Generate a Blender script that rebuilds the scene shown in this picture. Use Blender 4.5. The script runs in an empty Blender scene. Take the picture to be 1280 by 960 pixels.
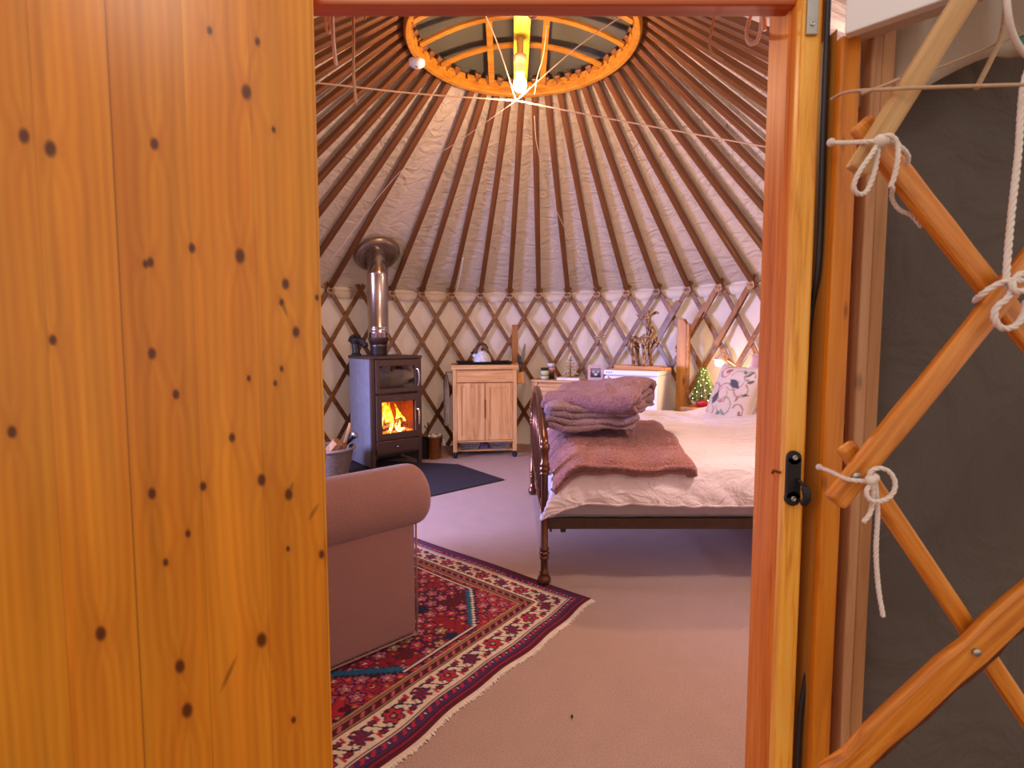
import bpy, math, random
import numpy as np
from mathutils import Vector, Matrix

R = random.Random(7)
SC = bpy.context.scene
COL = SC.collection
PI = math.pi
rad = math.radians

# ------------------------------------------------------------------ camera
EYE = 1.16
FPX = 660.0
PITCH = rad(4.1)
CXP, CYP = 640.0, 467.3
cp, sp = math.cos(PITCH), math.sin(PITCH)

def ray(px, py):
    x = (px - CXP) / FPX
    y = (CYP - py) / FPX
    return Vector((x, cp + y * sp, -sp + y * cp))

def at(px, py, Y):
    """point at depth Y in front of the door seen at a measured position of the photograph"""
    d = ray(px, py)
    return Vector((0, 0, EYE)) + d * (Y / d.y)

def gr(px, py, z=0.0):
    d = ray(px, py)
    return Vector((0, 0, EYE)) + d * ((z - EYE) / d.z)

cam = bpy.data.cameras.new('camera')
cam.sensor_width = 36.0
cam.lens = FPX / 1280 * 36.0
cam.shift_y = -(480 - CYP) / 1280
cam.clip_start = 0.02
camo = bpy.data.objects.new('camera', cam)
COL.objects.link(camo)
camo.location = (0, 0, EYE)
camo.rotation_euler = (PI / 2 - PITCH, 0, 0)
cam.dof.use_dof = True
cam.dof.focus_distance = 1.7
cam.dof.aperture_fstop = 6.5
SC.camera = camo

# ------------------------------------------------------------------ helpers
def lin(h):
    h = h.lstrip('#')
    o = []
    for i in (0, 2, 4):
        v = int(h[i:i + 2], 16) / 255
        o.append(v / 12.92 if v <= 0.04045 else ((v + 0.055) / 1.055) ** 2.4)
    return tuple(o)

def rgba(h):
    return lin(h) + (1.0,)

class MB:
    """collects vertices and faces of one mesh"""
    def __init__(self):
        self.v = []
        self.f = []
    def add(self, vs, fs, M=None):
        n = len(self.v)
        for p in vs:
            p = Vector(p)
            self.v.append(M @ p if M else p)
        for f in fs:
            self.f.append([i + n for i in f])
        return self
    def box(self, a, b, M=None):
        x0, y0, z0 = a
        x1, y1, z1 = b
        vs = [(x0, y0, z0), (x1, y0, z0), (x1, y1, z0), (x0, y1, z0),
              (x0, y0, z1), (x1, y0, z1), (x1, y1, z1), (x0, y1, z1)]
        fs = [(3, 2, 1, 0), (4, 5, 6, 7), (0, 1, 5, 4), (1, 2, 6, 5), (2, 3, 7, 6), (3, 0, 4, 7)]
        return self.add(vs, fs, M)
    def frame(self, x0, x1, z0, z1, hx0, hx1, hz0, hz1, y0, y1):
        """panel in the xz plane with a rectangular opening"""
        o = [(x0, z0), (x1, z0), (x1, z1), (x0, z1)]
        i = [(hx0, hz0), (hx1, hz0), (hx1, hz1), (hx0, hz1)]
        vs = [(x, y0, z) for x, z in o] + [(x, y0, z) for x, z in i] + [(x, y1, z) for x, z in o] + [(x, y1, z) for x, z in i]
        fs = []
        for k in range(4):
            n = (k + 1) % 4
            fs += [(k, n, 4 + n, 4 + k), (8 + n, 8 + k, 12 + k, 12 + n), (k, 8 + k, 8 + n, n), (4 + k, 4 + n, 12 + n, 12 + k)]
        return self.add(vs, fs)
    def tube(self, pts, r, n=8, cap=True, flat=1.0):
        pts = [Vector(p) for p in pts]
        m = len(pts)
        rs = r if isinstance(r, (list, tuple)) else [r] * m
        fr = frames(pts)
        vs, fs = [], []
        for k in range(m):
            t, nn, bb = fr[k]
            for j in range(n):
                a = 2 * PI * j / n
                vs.append(pts[k] + nn * (math.cos(a) * rs[k]) + bb * (math.sin(a) * rs[k] * flat))
        for k in range(m - 1):
            for j in range(n):
                j2 = (j + 1) % n
                fs.append((k * n + j, k * n + j2, (k + 1) * n + j2, (k + 1) * n + j))
        if cap:
            fs.append(tuple(reversed(range(n))))
            fs.append(tuple((m - 1) * n + j for j in range(n)))
        return self.add(vs, fs)
    def lathe(self, prof, o=(0, 0, 0), n=24, M=None, sx=1.0):
        """prof: list of (r, z)"""
        o = Vector(o)
        vs, fs = [], []
        m = len(prof)
        for (r_, z) in prof:
            for j in range(n):
                a = 2 * PI * j / n
                p = Vector((math.cos(a) * r_ * sx, math.sin(a) * r_, z))
                vs.append((M @ p if M else p) + o)
        for k in range(m - 1):
            for j in range(n):
                j2 = (j + 1) % n
                fs.append((k * n + j, k * n + j2, (k + 1) * n + j2, (k + 1) * n + j))
        if prof[0][0] > 1e-6:
            fs.append(tuple(reversed(range(n))))
        if prof[-1][0] > 1e-6:
            fs.append(tuple((m - 1) * n + j for j in range(n)))
        return self.add(vs, fs)
    def ball(self, c, r, n=10, sc=(1, 1, 1)):
        pr = [(r * math.sin(PI * k / n), -r * math.cos(PI * k / n)) for k in range(n + 1)]
        pr[0] = (1e-5, -r)
        pr[-1] = (1e-5, r)
        return self.lathe(pr, c, n * 2 if n < 8 else 16, Matrix.Diagonal(sc).to_3x3())
    def grid(self, nu, nv, fn, flip=False):
        vs = [fn(i / nu, j / nv) for j in range(nv + 1) for i in range(nu + 1)]
        fs = []
        w = nu + 1
        for j in range(nv):
            for i in range(nu):
                q = (j * w + i, j * w + i + 1, (j + 1) * w + i + 1, (j + 1) * w + i)
                fs.append(tuple(reversed(q)) if flip else q)
        return self.add(vs, fs)

def frames(pts):
    m = len(pts)
    T = []
    for k in range(m):
        a = pts[max(k - 1, 0)]
        b = pts[min(k + 1, m - 1)]
        d = b - a
        T.append(d.normalized() if d.length > 1e-9 else Vector((0, 0, 1)))
    up = Vector((0, 0, 1)) if abs(T[0].z) < 0.9 else Vector((1, 0, 0))
    n = (up - T[0] * up.dot(T[0])).normalized()
    out = []
    for t in T:
        n = n - t * n.dot(t)
        n = n.normalized() if n.length > 1e-9 else t.orthogonal().normalized()
        out.append((t, n, t.cross(n)))
    return out

def spline(pts, seg=8):
    pts = [Vector(p) for p in pts]
    if len(pts) < 3:
        a, b = pts
        return [a.lerp(b, i / seg) for i in range(seg + 1)]
    P = [pts[0] * 2 - pts[1]] + pts + [pts[-1] * 2 - pts[-2]]
    out = []
    for i in range(1, len(P) - 2):
        p0, p1, p2, p3 = P[i - 1:i + 3]
        for k in range(seg):
            t = k / seg
            out.append(0.5 * ((2 * p1) + (p2 - p0) * t + (2 * p0 - 5 * p1 + 4 * p2 - p3) * t * t + (3 * p1 - p0 - 3 * p2 + p3) * t ** 3))
    out.append(pts[-1])
    return out

def resample(pts, step):
    out = [pts[0].copy()]
    acc = 0.0
    for a, b in zip(pts, pts[1:]):
        L = (b - a).length
        while acc + L >= step and L > 1e-9:
            t = (step - acc) / L
            a = a.lerp(b, t)
            out.append(a.copy())
            L = (b - a).length
            acc = 0.0
        acc += L
    out.append(pts[-1].copy())
    return out

def rope_mb(paths, r, pitch=None, strands=3):
    """twisted rope: three strands laid round each path"""
    mb = MB()
    pitch = pitch or r * 7
    for pts in paths:
        c = resample(spline(pts, 10), r * 0.9)
        fr = frames(c)
        for s in range(strands):
            sp_ = []
            d = 0.0
            for k, p in enumerate(c):
                if k:
                    d += (c[k] - c[k - 1]).length
                a = 2 * PI * (d / pitch + s / strands)
                sp_.append(p + (fr[k][1] * math.cos(a) + fr[k][2] * math.sin(a)) * r * 0.5)
            mb.tube(sp_, r * 0.56, 6)
    return mb

def obj(name, mb, mat, parent=None, smooth=False, bevel=0.0, sub=0, seg=2, M=None, solid=0.0):
    me = bpy.data.meshes.new(name)
    me.from_pydata([tuple(v) for v in mb.v], [], mb.f)
    me.validate()
    me.materials.append(mat)
    if smooth:
        me.polygons.foreach_set('use_smooth', [True] * len(me.polygons))
    o = bpy.data.objects.new(name, me)
    COL.objects.link(o)
    if parent is not None:
        o.parent = parent
    if M is not None:
        o.matrix_basis = M
    if solid:
        m = o.modifiers.new('s', 'SOLIDIFY')
        m.thickness = solid
        m.offset = 0
    if bevel:
        m = o.modifiers.new('b', 'BEVEL')
        m.width = bevel
        m.segments = seg
        m.limit_method = 'ANGLE'
        m.angle_limit = rad(35)
    if sub:
        m = o.modifiers.new('u', 'SUBSURF')
        m.levels = sub
        m.render_levels = sub
    return o

def tag(o, label, cat, group=None, kind=None):
    o['label'] = label
    o['category'] = cat
    if group:
        o['group'] = group
    if kind:
        o['kind'] = kind
    return o

def thing(name, label, cat, loc=(0, 0, 0), rz=0.0, group=None):
    o = bpy.data.objects.new(name, None)
    o.empty_display_size = 0.05
    COL.objects.link(o)
    o.location = loc
    o.rotation_euler = (0, 0, rz)
    return tag(o, label, cat, group)

def struct(o, label=None):
    o['kind'] = 'structure'
    if label:
        o['label'] = label
    return o

def recalc(o):
    import bmesh
    bm = bmesh.new()
    bm.from_mesh(o.data)
    bmesh.ops.recalc_face_normals(bm, faces=bm.faces)
    bm.to_mesh(o.data)
    bm.free()
    return o

def barM(p0, p1, nrm):
    """matrix with X along p0->p1 and Y along nrm"""
    p0, p1, nrm = Vector(p0), Vector(p1), Vector(nrm)
    x = (p1 - p0).normalized()
    y = (nrm - x * nrm.dot(x)).normalized()
    z = x.cross(y)
    return Matrix(((x.x, y.x, z.x, p0.x), (x.y, y.y, z.y, p0.y), (x.z, y.z, z.z, p0.z), (0, 0, 0, 1))), (p1 - p0).length

def bar(name, p0, p1, nrm, thick, width, mat, parent=None, bevel=0.004, wob=0.0, seed=0, nseg=1):
    """timber bar from p0 to p1: thick along nrm, width across"""
    M, L = barM(p0, p1, nrm)
    rr = random.Random(seed)
    mb = MB()
    vs, fs = [], []
    for k in range(nseg + 1):
        x = L * k / nseg
        w0 = width / 2 + wob * (rr.random() - 0.5)
        w1 = width / 2 + wob * 2.0 * (rr.random() - 0.5)
        t = thick / 2
        vs += [(x, -t, -w0), (x, t, -w0), (x, t, w1), (x, -t, w1)]
    for k in range(nseg):
        a, b = k * 4, k * 4 + 4
        for j in range(4):
            j2 = (j + 1) % 4
            fs.append((a + j, a + j2, b + j2, b + j))
    fs.append((3, 2, 1, 0))
    e = nseg * 4
    fs.append((e, e + 1, e + 2, e + 3))
    mb.add(vs, fs)
    return recalc(obj(name, mb, mat, parent, bevel=bevel, M=M, smooth=False))

def noise2(x, y, seed=0):
    """smooth value noise on numpy arrays"""
    xi = np.floor(x).astype(np.int64)
    yi = np.floor(y).astype(np.int64)
    xf = x - xi
    yf = y - yi
    u = xf * xf * (3 - 2 * xf)
    v = yf * yf * (3 - 2 * yf)
    def h(a, b):
        n = (a * 374761393 + b * 668265263 + seed * 974711) & 0x7fffffff
        n = ((n ^ (n >> 13)) * 1274126177) & 0x7fffffff
        return ((n ^ (n >> 16)) & 0xffff) / 65535.0
    return (h(xi, yi) * (1 - u) + h(xi + 1, yi) * u) * (1 - v) + (h(xi, yi + 1) * (1 - u) + h(xi + 1, yi + 1) * u) * v

def fbm(x, y, seed=0, o=4):
    s = 0
    a = 0.5
    for k in range(o):
        s = s + a * noise2(x * 2 ** k, y * 2 ** k, seed + k)
        a *= 0.5
    return s

def n1(x, y=0.0, seed=0, o=3):
    return float(fbm(np.array([float(x)]), np.array([float(y)]), seed, o)[0])

def paint(o, cols):
    """per-vertex colours of the pattern woven or printed into the thing"""
    a = o.data.color_attributes.new('pattern', 'FLOAT_COLOR', 'POINT')
    c = np.ones((len(o.data.vertices), 4), dtype=np.float32)
    c[:len(cols), :3] = cols
    if len(cols) < len(c):
        c[len(cols):, :3] = cols.mean(axis=0)
    a.data.foreach_set('color', c.ravel())

# ------------------------------------------------------------------ materials
def newmat(name):
    m = bpy.data.materials.new(name)
    m.use_nodes = True
    nt = m.node_tree
    b = nt.nodes['Principled BSDF']
    return m, nt, b

def noise_node(nt, scale, detail=4, rough=0.55, vec=None, dist=0.0):
    n = nt.nodes.new('ShaderNodeTexNoise')
    n.inputs['Scale'].default_value = scale
    n.inputs['Detail'].default_value = detail
    n.inputs['Roughness'].default_value = rough
    n.inputs['Distortion'].default_value = dist
    if vec is not None:
        nt.links.new(vec, n.inputs['Vector'])
    return n

def coords(nt, kind='Object', scale=(1, 1, 1)):
    tc = nt.nodes.new('ShaderNodeTexCoord')
    mp = nt.nodes.new('ShaderNodeMapping')
    mp.inputs['Scale'].default_value = scale
    nt.links.new(tc.outputs[kind], mp.inputs['Vector'])
    return mp.outputs['Vector']

def ramp(nt, fac, stops):
    r = nt.nodes.new('ShaderNodeValToRGB')
    el = r.color_ramp.elements
    while len(el) < len(stops):
        el.new(0.5)
    for e, (p, c) in zip(el, stops):
        e.position = p
        e.color = rgba(c) if isinstance(c, str) else tuple(c) + (1,)
    nt.links.new(fac, r.inputs['Fac'])
    return r.outputs['Color']

def bump(nt, b, height, strength=0.3, dist=0.01):
    n = nt.nodes.new('ShaderNodeBump')
    n.inputs['Strength'].default_value = strength
    n.inputs['Distance'].default_value = dist
    nt.links.new(height, n.inputs['Height'])
    nt.links.new(n.outputs['Normal'], b.inputs['Normal'])

def plain(name, c, rough=0.6, metal=0.0, var=0.08, scale=30, bmp=0.0, spec=0.5):
    m, nt, b = newmat(name)
    v = coords(nt)
    n = noise_node(nt, scale, 4, vec=v)
    base = np.array(lin(c))
    nt.links.new(ramp(nt, n.outputs['Fac'], [(0.3, tuple(base * (1 - var))), (0.7, tuple(np.minimum(base * (1 + var), 1)))]), b.inputs['Base Color'])
    b.inputs['Roughness'].default_value = rough
    b.inputs['Metallic'].default_value = metal
    b.inputs['Specular IOR Level'].default_value = spec
    if bmp:
        bump(nt, b, n.outputs['Fac'], bmp, 0.003)
    return m

def wood(name, dark, mid, light, axis='X', scale=1.0, rough=0.45, coat=0.0, knots=0.0, bmp=0.15):
    m, nt, b = newmat(name)
    a, c = 1.3 * scale, 26.0 * scale
    sc = {'X': (a, c, c), 'Y': (c, a, c), 'Z': (c, c, a)}[axis]
    v = coords(nt, 'Object', sc)
    n = noise_node(nt, 1.0, 6, 0.62, v, 0.8)
    col = ramp(nt, n.outputs['Fac'], [(0.28, dark), (0.5, mid), (0.74, light)])
    if knots:
        k = {'X': (5, 18, 18), 'Y': (18, 5, 18), 'Z': (18, 18, 5)}[axis]
        v2 = coords(nt, 'Object', tuple(q * scale for q in k))
        vo = nt.nodes.new('ShaderNodeTexVoronoi')
        vo.inputs['Scale'].default_value = knots
        nt.links.new(v2, vo.inputs['Vector'])
        r2 = nt.nodes.new('ShaderNodeMapRange')
        r2.inputs['From Min'].default_value = 0.06
        r2.inputs['From Max'].default_value = 0.16
        nt.links.new(vo.outputs['Distance'], r2.inputs['Value'])
        mx = nt.nodes.new('ShaderNodeMix')
        mx.data_type = 'RGBA'
        mx.inputs[6].default_value = tuple(np.array(lin(dark)) * 0.45) + (1,)
        nt.links.new(r2.outputs['Result'], mx.inputs['Factor'])
        nt.links.new(col, mx.inputs[7])
        col = mx.outputs[2]
    nt.links.new(col, b.inputs['Base Color'])
    b.inputs['Roughness'].default_value = rough
    b.inputs['Coat Weight'].default_value = coat
    b.inputs['Coat Roughness'].default_value = 0.25
    bump(nt, b, n.outputs['Fac'], bmp, 0.002)
    return m

def cloth(name, c, var=0.12, scale=220, rough=0.95, bmp=0.4, sheen=0.3, big=0.0, dist=0.004):
    m, nt, b = newmat(name)
    v = coords(nt)
    n = noise_node(nt, scale, 3, vec=v)
    base = np.array(lin(c))
    col = ramp(nt, n.outputs['Fac'], [(0.3, tuple(base * (1 - var))), (0.7, tuple(np.minimum(base * (1 + var), 1)))])
    if big:
        n2 = noise_node(nt, 9, 4, vec=v)
        mx = nt.nodes.new('ShaderNodeMix')
        mx.data_type = 'RGBA'
        mx.blend_type = 'MULTIPLY'
        mx.inputs['Factor'].default_value = 1.0
        nt.links.new(col, mx.inputs[6])
        nt.links.new(ramp(nt, n2.outputs['Fac'], [(0.3, (1 - big,) * 3), (0.7, (1, 1, 1))]), mx.inputs[7])
        col = mx.outputs[2]
    nt.links.new(col, b.inputs['Base Color'])
    b.inputs['Roughness'].default_value = rough
    b.inputs['Specular IOR Level'].default_value = 0.15
    b.inputs['Sheen Weight'].default_value = sheen
    b.inputs['Sheen Roughness'].default_value = 0.5
    bump(nt, b, n.outputs['Fac'], bmp, dist)
    return m

def canvas(name, c, trans=0.25, su=8.0, sv=26.0, strength=0.5, dist=0.02):
    m, nt, b = newmat(name)
    uv = coords(nt, 'UV', (su, sv, 1))
    n = noise_node(nt, 1.0, 5, 0.5, uv, 1.4)
    w = noise_node(nt, 600, 2, vec=coords(nt))
    base = np.array(lin(c))
    nt.links.new(ramp(nt, w.outputs['Fac'], [(0.3, tuple(base * 0.95)), (0.7, tuple(np.minimum(base * 1.04, 1)))]), b.inputs['Base Color'])
    b.inputs['Roughness'].default_value = 0.9
    b.inputs['Specular IOR Level'].default_value = 0.1
    bump(nt, b, n.outputs['Fac'], strength, dist)
    if trans:
        t = nt.nodes.new('ShaderNodeBsdfTranslucent')
        t.inputs['Color'].default_value = tuple(base) + (1,)
        mx = nt.nodes.new('ShaderNodeMixShader')
        mx.inputs['Fac'].default_value = trans
        out = nt.nodes['Material Output']
        nt.links.new(b.outputs['BSDF'], mx.inputs[1])
        nt.links.new(t.outputs['BSDF'], mx.inputs[2])
        nt.links.new(mx.outputs['Shader'], out.inputs['Surface'])
    return m

def glass(name, tint='#ffffff', gloss=0.12, rough=0.03):
    m, nt, b = newmat(name)
    tr = nt.nodes.new('ShaderNodeBsdfTransparent')
    tr.inputs['Color'].default_value = rgba(tint)
    gl = nt.nodes.new('ShaderNodeBsdfGlossy')
    gl.inputs['Roughness'].default_value = rough
    mx = nt.nodes.new('ShaderNodeMixShader')
    mx.inputs['Fac'].default_value = gloss
    nt.links.new(tr.outputs[0], mx.inputs[1])
    nt.links.new(gl.outputs[0], mx.inputs[2])
    nt.links.new(mx.outputs[0], nt.nodes['Material Output'].inputs['Surface'])
    return m

def emit(name, c, s):
    m, nt, b = newmat(name)
    b.inputs['Base Color'].default_value = rgba(c)
    b.inputs['Emission Color'].default_value = rgba(c)
    b.inputs['Emission Strength'].default_value = s
    return m

def patterned(name, rough=0.95, fine=500, bmp=0.35, coat=0.0, sheen=0.2, grain=None):
    m, nt, b = newmat(name)
    at_ = nt.nodes.new('ShaderNodeVertexColor')
    at_.layer_name = 'pattern'
    col = at_.outputs['Color']
    n = noise_node(nt, 1.0 if grain else fine, 5 if grain else 2, vec=coords(nt, 'Object', grain or (1, 1, 1)), dist=0.4 if grain else 0)
    mx = nt.nodes.new('ShaderNodeMix')
    mx.data_type = 'RGBA'
    mx.blend_type = 'MULTIPLY'
    mx.inputs['Factor'].default_value = 1.0
    nt.links.new(col, mx.inputs[6])
    nt.links.new(ramp(nt, n.outputs['Fac'], [(0.3, (0.78,) * 3), (0.65, (1.0,) * 3)]), mx.inputs[7])
    nt.links.new(mx.outputs[2], b.inputs['Base Color'])
    b.inputs['Roughness'].default_value = rough
    b.inputs['Sheen Weight'].default_value = sheen
    b.inputs['Coat Weight'].default_value = coat
    b.inputs['Coat Roughness'].default_value = 0.3
    b.inputs['Specular IOR Level'].default_value = 0.3
    bump(nt, b, n.outputs['Fac'], bmp, 0.002)
    return m

M = {}
M['frame'] = wood('shade_toned_frame_timber', '#c2601a', '#e07c26', '#f0963c', 'Z', 2.6, 0.5, 0.0)  # reveal timber toned darker than the yellow front to carry its shade
M['framex'] = wood('stained_head_timber', '#8f3f18', '#b95a2a', '#cc7440', 'X', 1.0, 0.45, 0.1)
M['yellow'] = wood('yellow_pine', '#cf7c1c', '#ffb644', '#ffcb66', 'Z', 3.0, 0.4, 0.25)
M['stile'] = wood('honey_pine', '#b8640e', '#d67e1a', '#e2922c', 'Z', 2.4, 0.4, 0.2, knots=0.7)
M['redwood'] = wood('reddish_timber', '#71300f', '#8e431a', '#a1542a', 'Z', 1.0, 0.5)
M['pale'] = wood('pale_pink_timber', '#a06c48', '#c08a62', '#cd9c76', 'Z', 2.4, 0.55, knots=0.6)
M['rod'] = wood('orange_chestnut', '#96480a', '#d27c22', '#e8a04c', 'X', 2.6, 0.4, 0.2)
M['palerod'] = wood('pale_ash', '#a97843', '#c39560', '#cfa878', 'X', 2.6, 0.5)
M['rafter'] = wood('red_brown_rafter', '#47250a', '#6a3c14', '#7f4d20', 'X', 1.0, 0.5, 0.1)
M['slat'] = wood('brown_trellis', '#5c360f', '#825222', '#9a662f', 'X', 1.0, 0.5, 0.1)
M['batten'] = wood('yellow_brown_batten', '#7d4a1c', '#a0692e', '#b37c40', 'Z', 1.0, 0.5)
M['crown'] = wood('honey_crown', '#84500f', '#ad6f1c', '#c08632', 'X', 1.0, 0.45, 0.1)
M['plank'] = wood('yellow_plank', '#d3a016', '#e8b928', '#f0c948', 'Y', 1.0, 0.5)
M['roof'] = canvas('cream_roof_canvas', '#cdb8a6', 0.10, 0.8, 11.0, 0.9, 0.035)
M['wall'] = canvas('cream_wall_canvas', '#ead8cc', 0.22, 5.0, 1.6, 0.45, 0.03)
M['band'] = canvas('cream_band', '#e6d6c2', 0.1, 60, 2, 0.2, 0.01)
M['olive'] = canvas('olive_canvas', '#5d584c', 0.03, 6, 6, 0.2, 0.02)
M['dark'] = canvas('dark_green_canvas', '#655b56', 0.0, 5, 4, 0.8, 0.03)
M['strip'] = canvas('grey_canvas', '#6e6264', 0.0, 3, 8, 0.3, 0.01)
M['cream'] = canvas('cream_flap', '#c9b6a6', 0.15, 9, 3, 0.4, 0.02)
M['carpet'] = cloth('beige_carpet', '#ae9185', 0.25, 260, 1.0, 0.7, 0.05, 0.06)
M['rope'] = plain('white_cotton_rope', '#e4d4cc', 0.85, 0, 0.06, 200)
M['hemp'] = plain('natural_cord', '#c2a184', 0.9, 0, 0.1, 200)
M['black'] = plain('black_plastic', '#17161a', 0.45)
M['cable'] = plain('black_cable', '#25222a', 0.5)
M['white'] = plain('white_paint', '#e6e0e2', 0.4, 0, 0.02, 10)
M['steel'] = plain('zinc_steel', '#b9b6b4', 0.35, 0.9)
M['chrome'] = plain('polished_steel', '#cfc9c4', 0.16, 1.0, 0.03)
M['flue'] = plain('stainless_flue', '#c9bdb2', 0.2, 1.0, 0.04, 8)
M['fluedark'] = plain('sooted_steel', '#6d6460', 0.35, 0.9, 0.2, 20)
M['stove'] = plain('brown_stove_steel', '#4c342a', 0.5, 0.2, 0.15, 60)
M['stoveside'] = plain('grey_stove_side', '#8a8b94', 0.35, 0.2, 0.12, 14)
M['brick'] = plain('firebrick', '#a3705a', 0.9, 0, 0.2, 30, 0.4)
M['soot'] = plain('soot_black', '#14100e', 0.7)
# ================================================================== the yurt shell
WC = Vector((-0.08, 3.2, 0))
WR = 2.40
CC = Vector((0.06, 3.18, 0))
CR = 0.655
EAVE, RING = 1.60, 2.92
NP = 49
DTH = 2 * PI / NP
PH = rad(1.3)

def uv(o, fn):
    l = o.data.uv_layers.new(name='uv')
    for p in o.data.polygons:
        for li in p.loop_indices:
            l.data[li].uv = fn(o.data.vertices[o.data.loops[li].vertex_index].co)

def wallp(th, z, r=WR):
    return Vector((WC.x + r * math.sin(th), max(WC.y + r * math.cos(th), 0.945 + (r - WR)), z))

def eave(th):
    a = abs((th - PI + PI) % (2 * PI) - PI) if False else abs(math.atan2(math.sin(th - PI - 0.06), math.cos(th - PI - 0.06)))
    t = max(0.0, 1 - a / rad(26))
    return EAVE + 0.19 * min(1.0, t * 1.6)

def roofp(th, s, lift=0.0):
    """point on the roof cone: s = 0 at the wall head, 1 at the crown"""
    a = wallp(th, eave(th), WR - 0.0)
    b = Vector((CC.x + CR * math.sin(th), CC.y + CR * math.cos(th), RING))
    p = a.lerp(b, s)
    if lift:
        n = Vector((math.sin(th) * 0.6, math.cos(th) * 0.6, 0.8))
        p = p + n * lift
    return p

# floor
mb = MB()
n = 96
mb.add([wallp(2 * PI * k / n, 0.0, WR + 0.02) for k in range(n)], [tuple(reversed(range(n)))])
fl = struct(obj('floor', mb, M['carpet']), 'beige looped carpet covering the round yurt floor')
mb = MB()
mb.box((-4, -5, -0.12), (4, 9, -0.06))
struct(obj('ground', mb, plain('packed_earth', '#8a7660', 0.9, 0, 0.15, 6)), 'packed earth ground outside the door')
mb = MB()
mb.box((-1.3, -1.2, -0.06), (1.7, 0.86, -0.003))
struct(obj('floor_porch', mb, wood('porch_boards', '#8a5a30', '#a9764a', '#bb8a5c', 'Y')), 'timber boards of the porch floor')

# wall canvas with the door gap and the window gap
GA, GB = PI + rad(6.8), PI - rad(13.0)        # door edges
WTH0, WTH1, WZ0, WZ1 = rad(-112), rad(-84), 0.62, 1.42     # opening of the added window on the left

def wall_piece(mb, t0, t1, z0, z1, nu, nv):
    def fn(u, v):
        th = t0 + (t1 - t0) * u
        z = z0 + (z1 - z0) * v
        k = (th - PH) / DTH
        sag = 0.02 * math.cos(2 * PI * k) * math.sin(PI * z / 1.6)
        return wallp(th, z, WR + 0.055 + sag)
    mb.grid(nu, nv, fn, True)
mb = MB()
wall_piece(mb, rad(-171.0), WTH0, 0, 1.64, 60, 12)
wall_piece(mb, WTH0, WTH1, 0, WZ0, 24, 5)
wall_piece(mb, WTH0, WTH1, WZ1, 1.64, 24, 3)
wall_piece(mb, WTH1, rad(167), 0, 1.64, 300, 14)
w = obj('wall_back', mb, M['wall'], smooth=True)
uv(w, lambda c: (math.atan2(c.x - WC.x, c.y - WC.y) * WR, c.z))
struct(w, 'cream canvas wall cloth behind the trellis')

# unseen window added on the left side to carry a cool light
wn = thing('added_window_1', 'clear window panel added unseen in the left wall canvas', 'window', wallp((WTH0 + WTH1) / 2, WZ0))
del wn['category']
struct(wn)
wl = -wn.location
def wloc(p):
    return Vector(p) - wn.location
mb = MB()
for (ta, tb, za, zb) in ((WTH0, WTH1, WZ0 - .03, WZ0 + .03), (WTH0, WTH1, WZ1 - .03, WZ1 + .03), (WTH0, WTH0 + .03, WZ0, WZ1), (WTH1 - .03, WTH1, WZ0, WZ1)):
    mb.grid(12, 1, lambda u, v: wloc(wallp(ta + (tb - ta) * u, za + (zb - za) * v, WR + 0.05)), True)
obj('window_frame', mb, M['band'], wn, solid=0.012)
mb = MB()
mb.grid(12, 1, lambda u, v: wloc(wallp(WTH0 + (WTH1 - WTH0) * u, WZ0 + (WZ1 - WZ0) * v, WR + 0.06)), True)
obj('pane', mb, glass('clear_film', '#ffffff', 0.05), wn)

# roof canvas
mb = MB()
NU, NV = NP * 7, 56
def roof_fn(u, v):
    th = 2 * PI * u
    k = (th - PH) / DTH
    ph = k % 1.0
    bay = math.floor(k)
    s = -0.02 + 1.0 * v
    sag = 0.022 * math.sin(PI * ph) * (1 - 0.6 * v)
    wd_ = bay if bay < NP / 2 else bay - NP
    amp = 0.5 + 0.9 * max(0.0, min(1.0, (4 - wd_) / 6.0)) * n1(bay * 1.7, v * 3, 15, 2) * 1.6
    wr = (n1(bay * 3.1 + ph * 1.2, v * 9 + ph * 1.8 * math.sin(bay * 2.3) + 2.5 * n1(bay * 5.3, v * 4, 6, 2), 5, 3) - 0.45) * 0.024 * amp * math.sin(PI * ph)
    return roofp(th, s, 0.035 + sag + wr)
mb.grid(NU, NV, roof_fn, True)
rf = obj('ceiling', mb, M['roof'], smooth=True)
def roof_uv(c):
    th = math.atan2(c.x - WC.x, c.y - WC.y)
    k = (th - PH) / DTH
    return (k * 1.9, math.hypot(c.x - WC.x, c.y - WC.y) * 1.25)
uv(rf, roof_uv)
struct(rf, 'cream canvas roof cloth over the roof poles')

# pale band of cloth along the wall head
mb = MB()
mb.grid(240, 2, lambda u, v: wallp(rad(-120) + rad(240) * u, 1.515 + 0.085 * v, WR + 0.022 + 0.012 * math.cos(2 * PI * ((rad(-120) + rad(240) * u - PH) / DTH)) * (1 - v)), True)
o = tag(obj('wall_band', mb, M['band'], smooth=True, solid=0.004), 'pale canvas band running along the top of the trellis below the roof', 'canvas band')
uv(o, lambda c: (math.atan2(c.x - WC.x, c.y - WC.y) * WR / 10, c.z))

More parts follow.
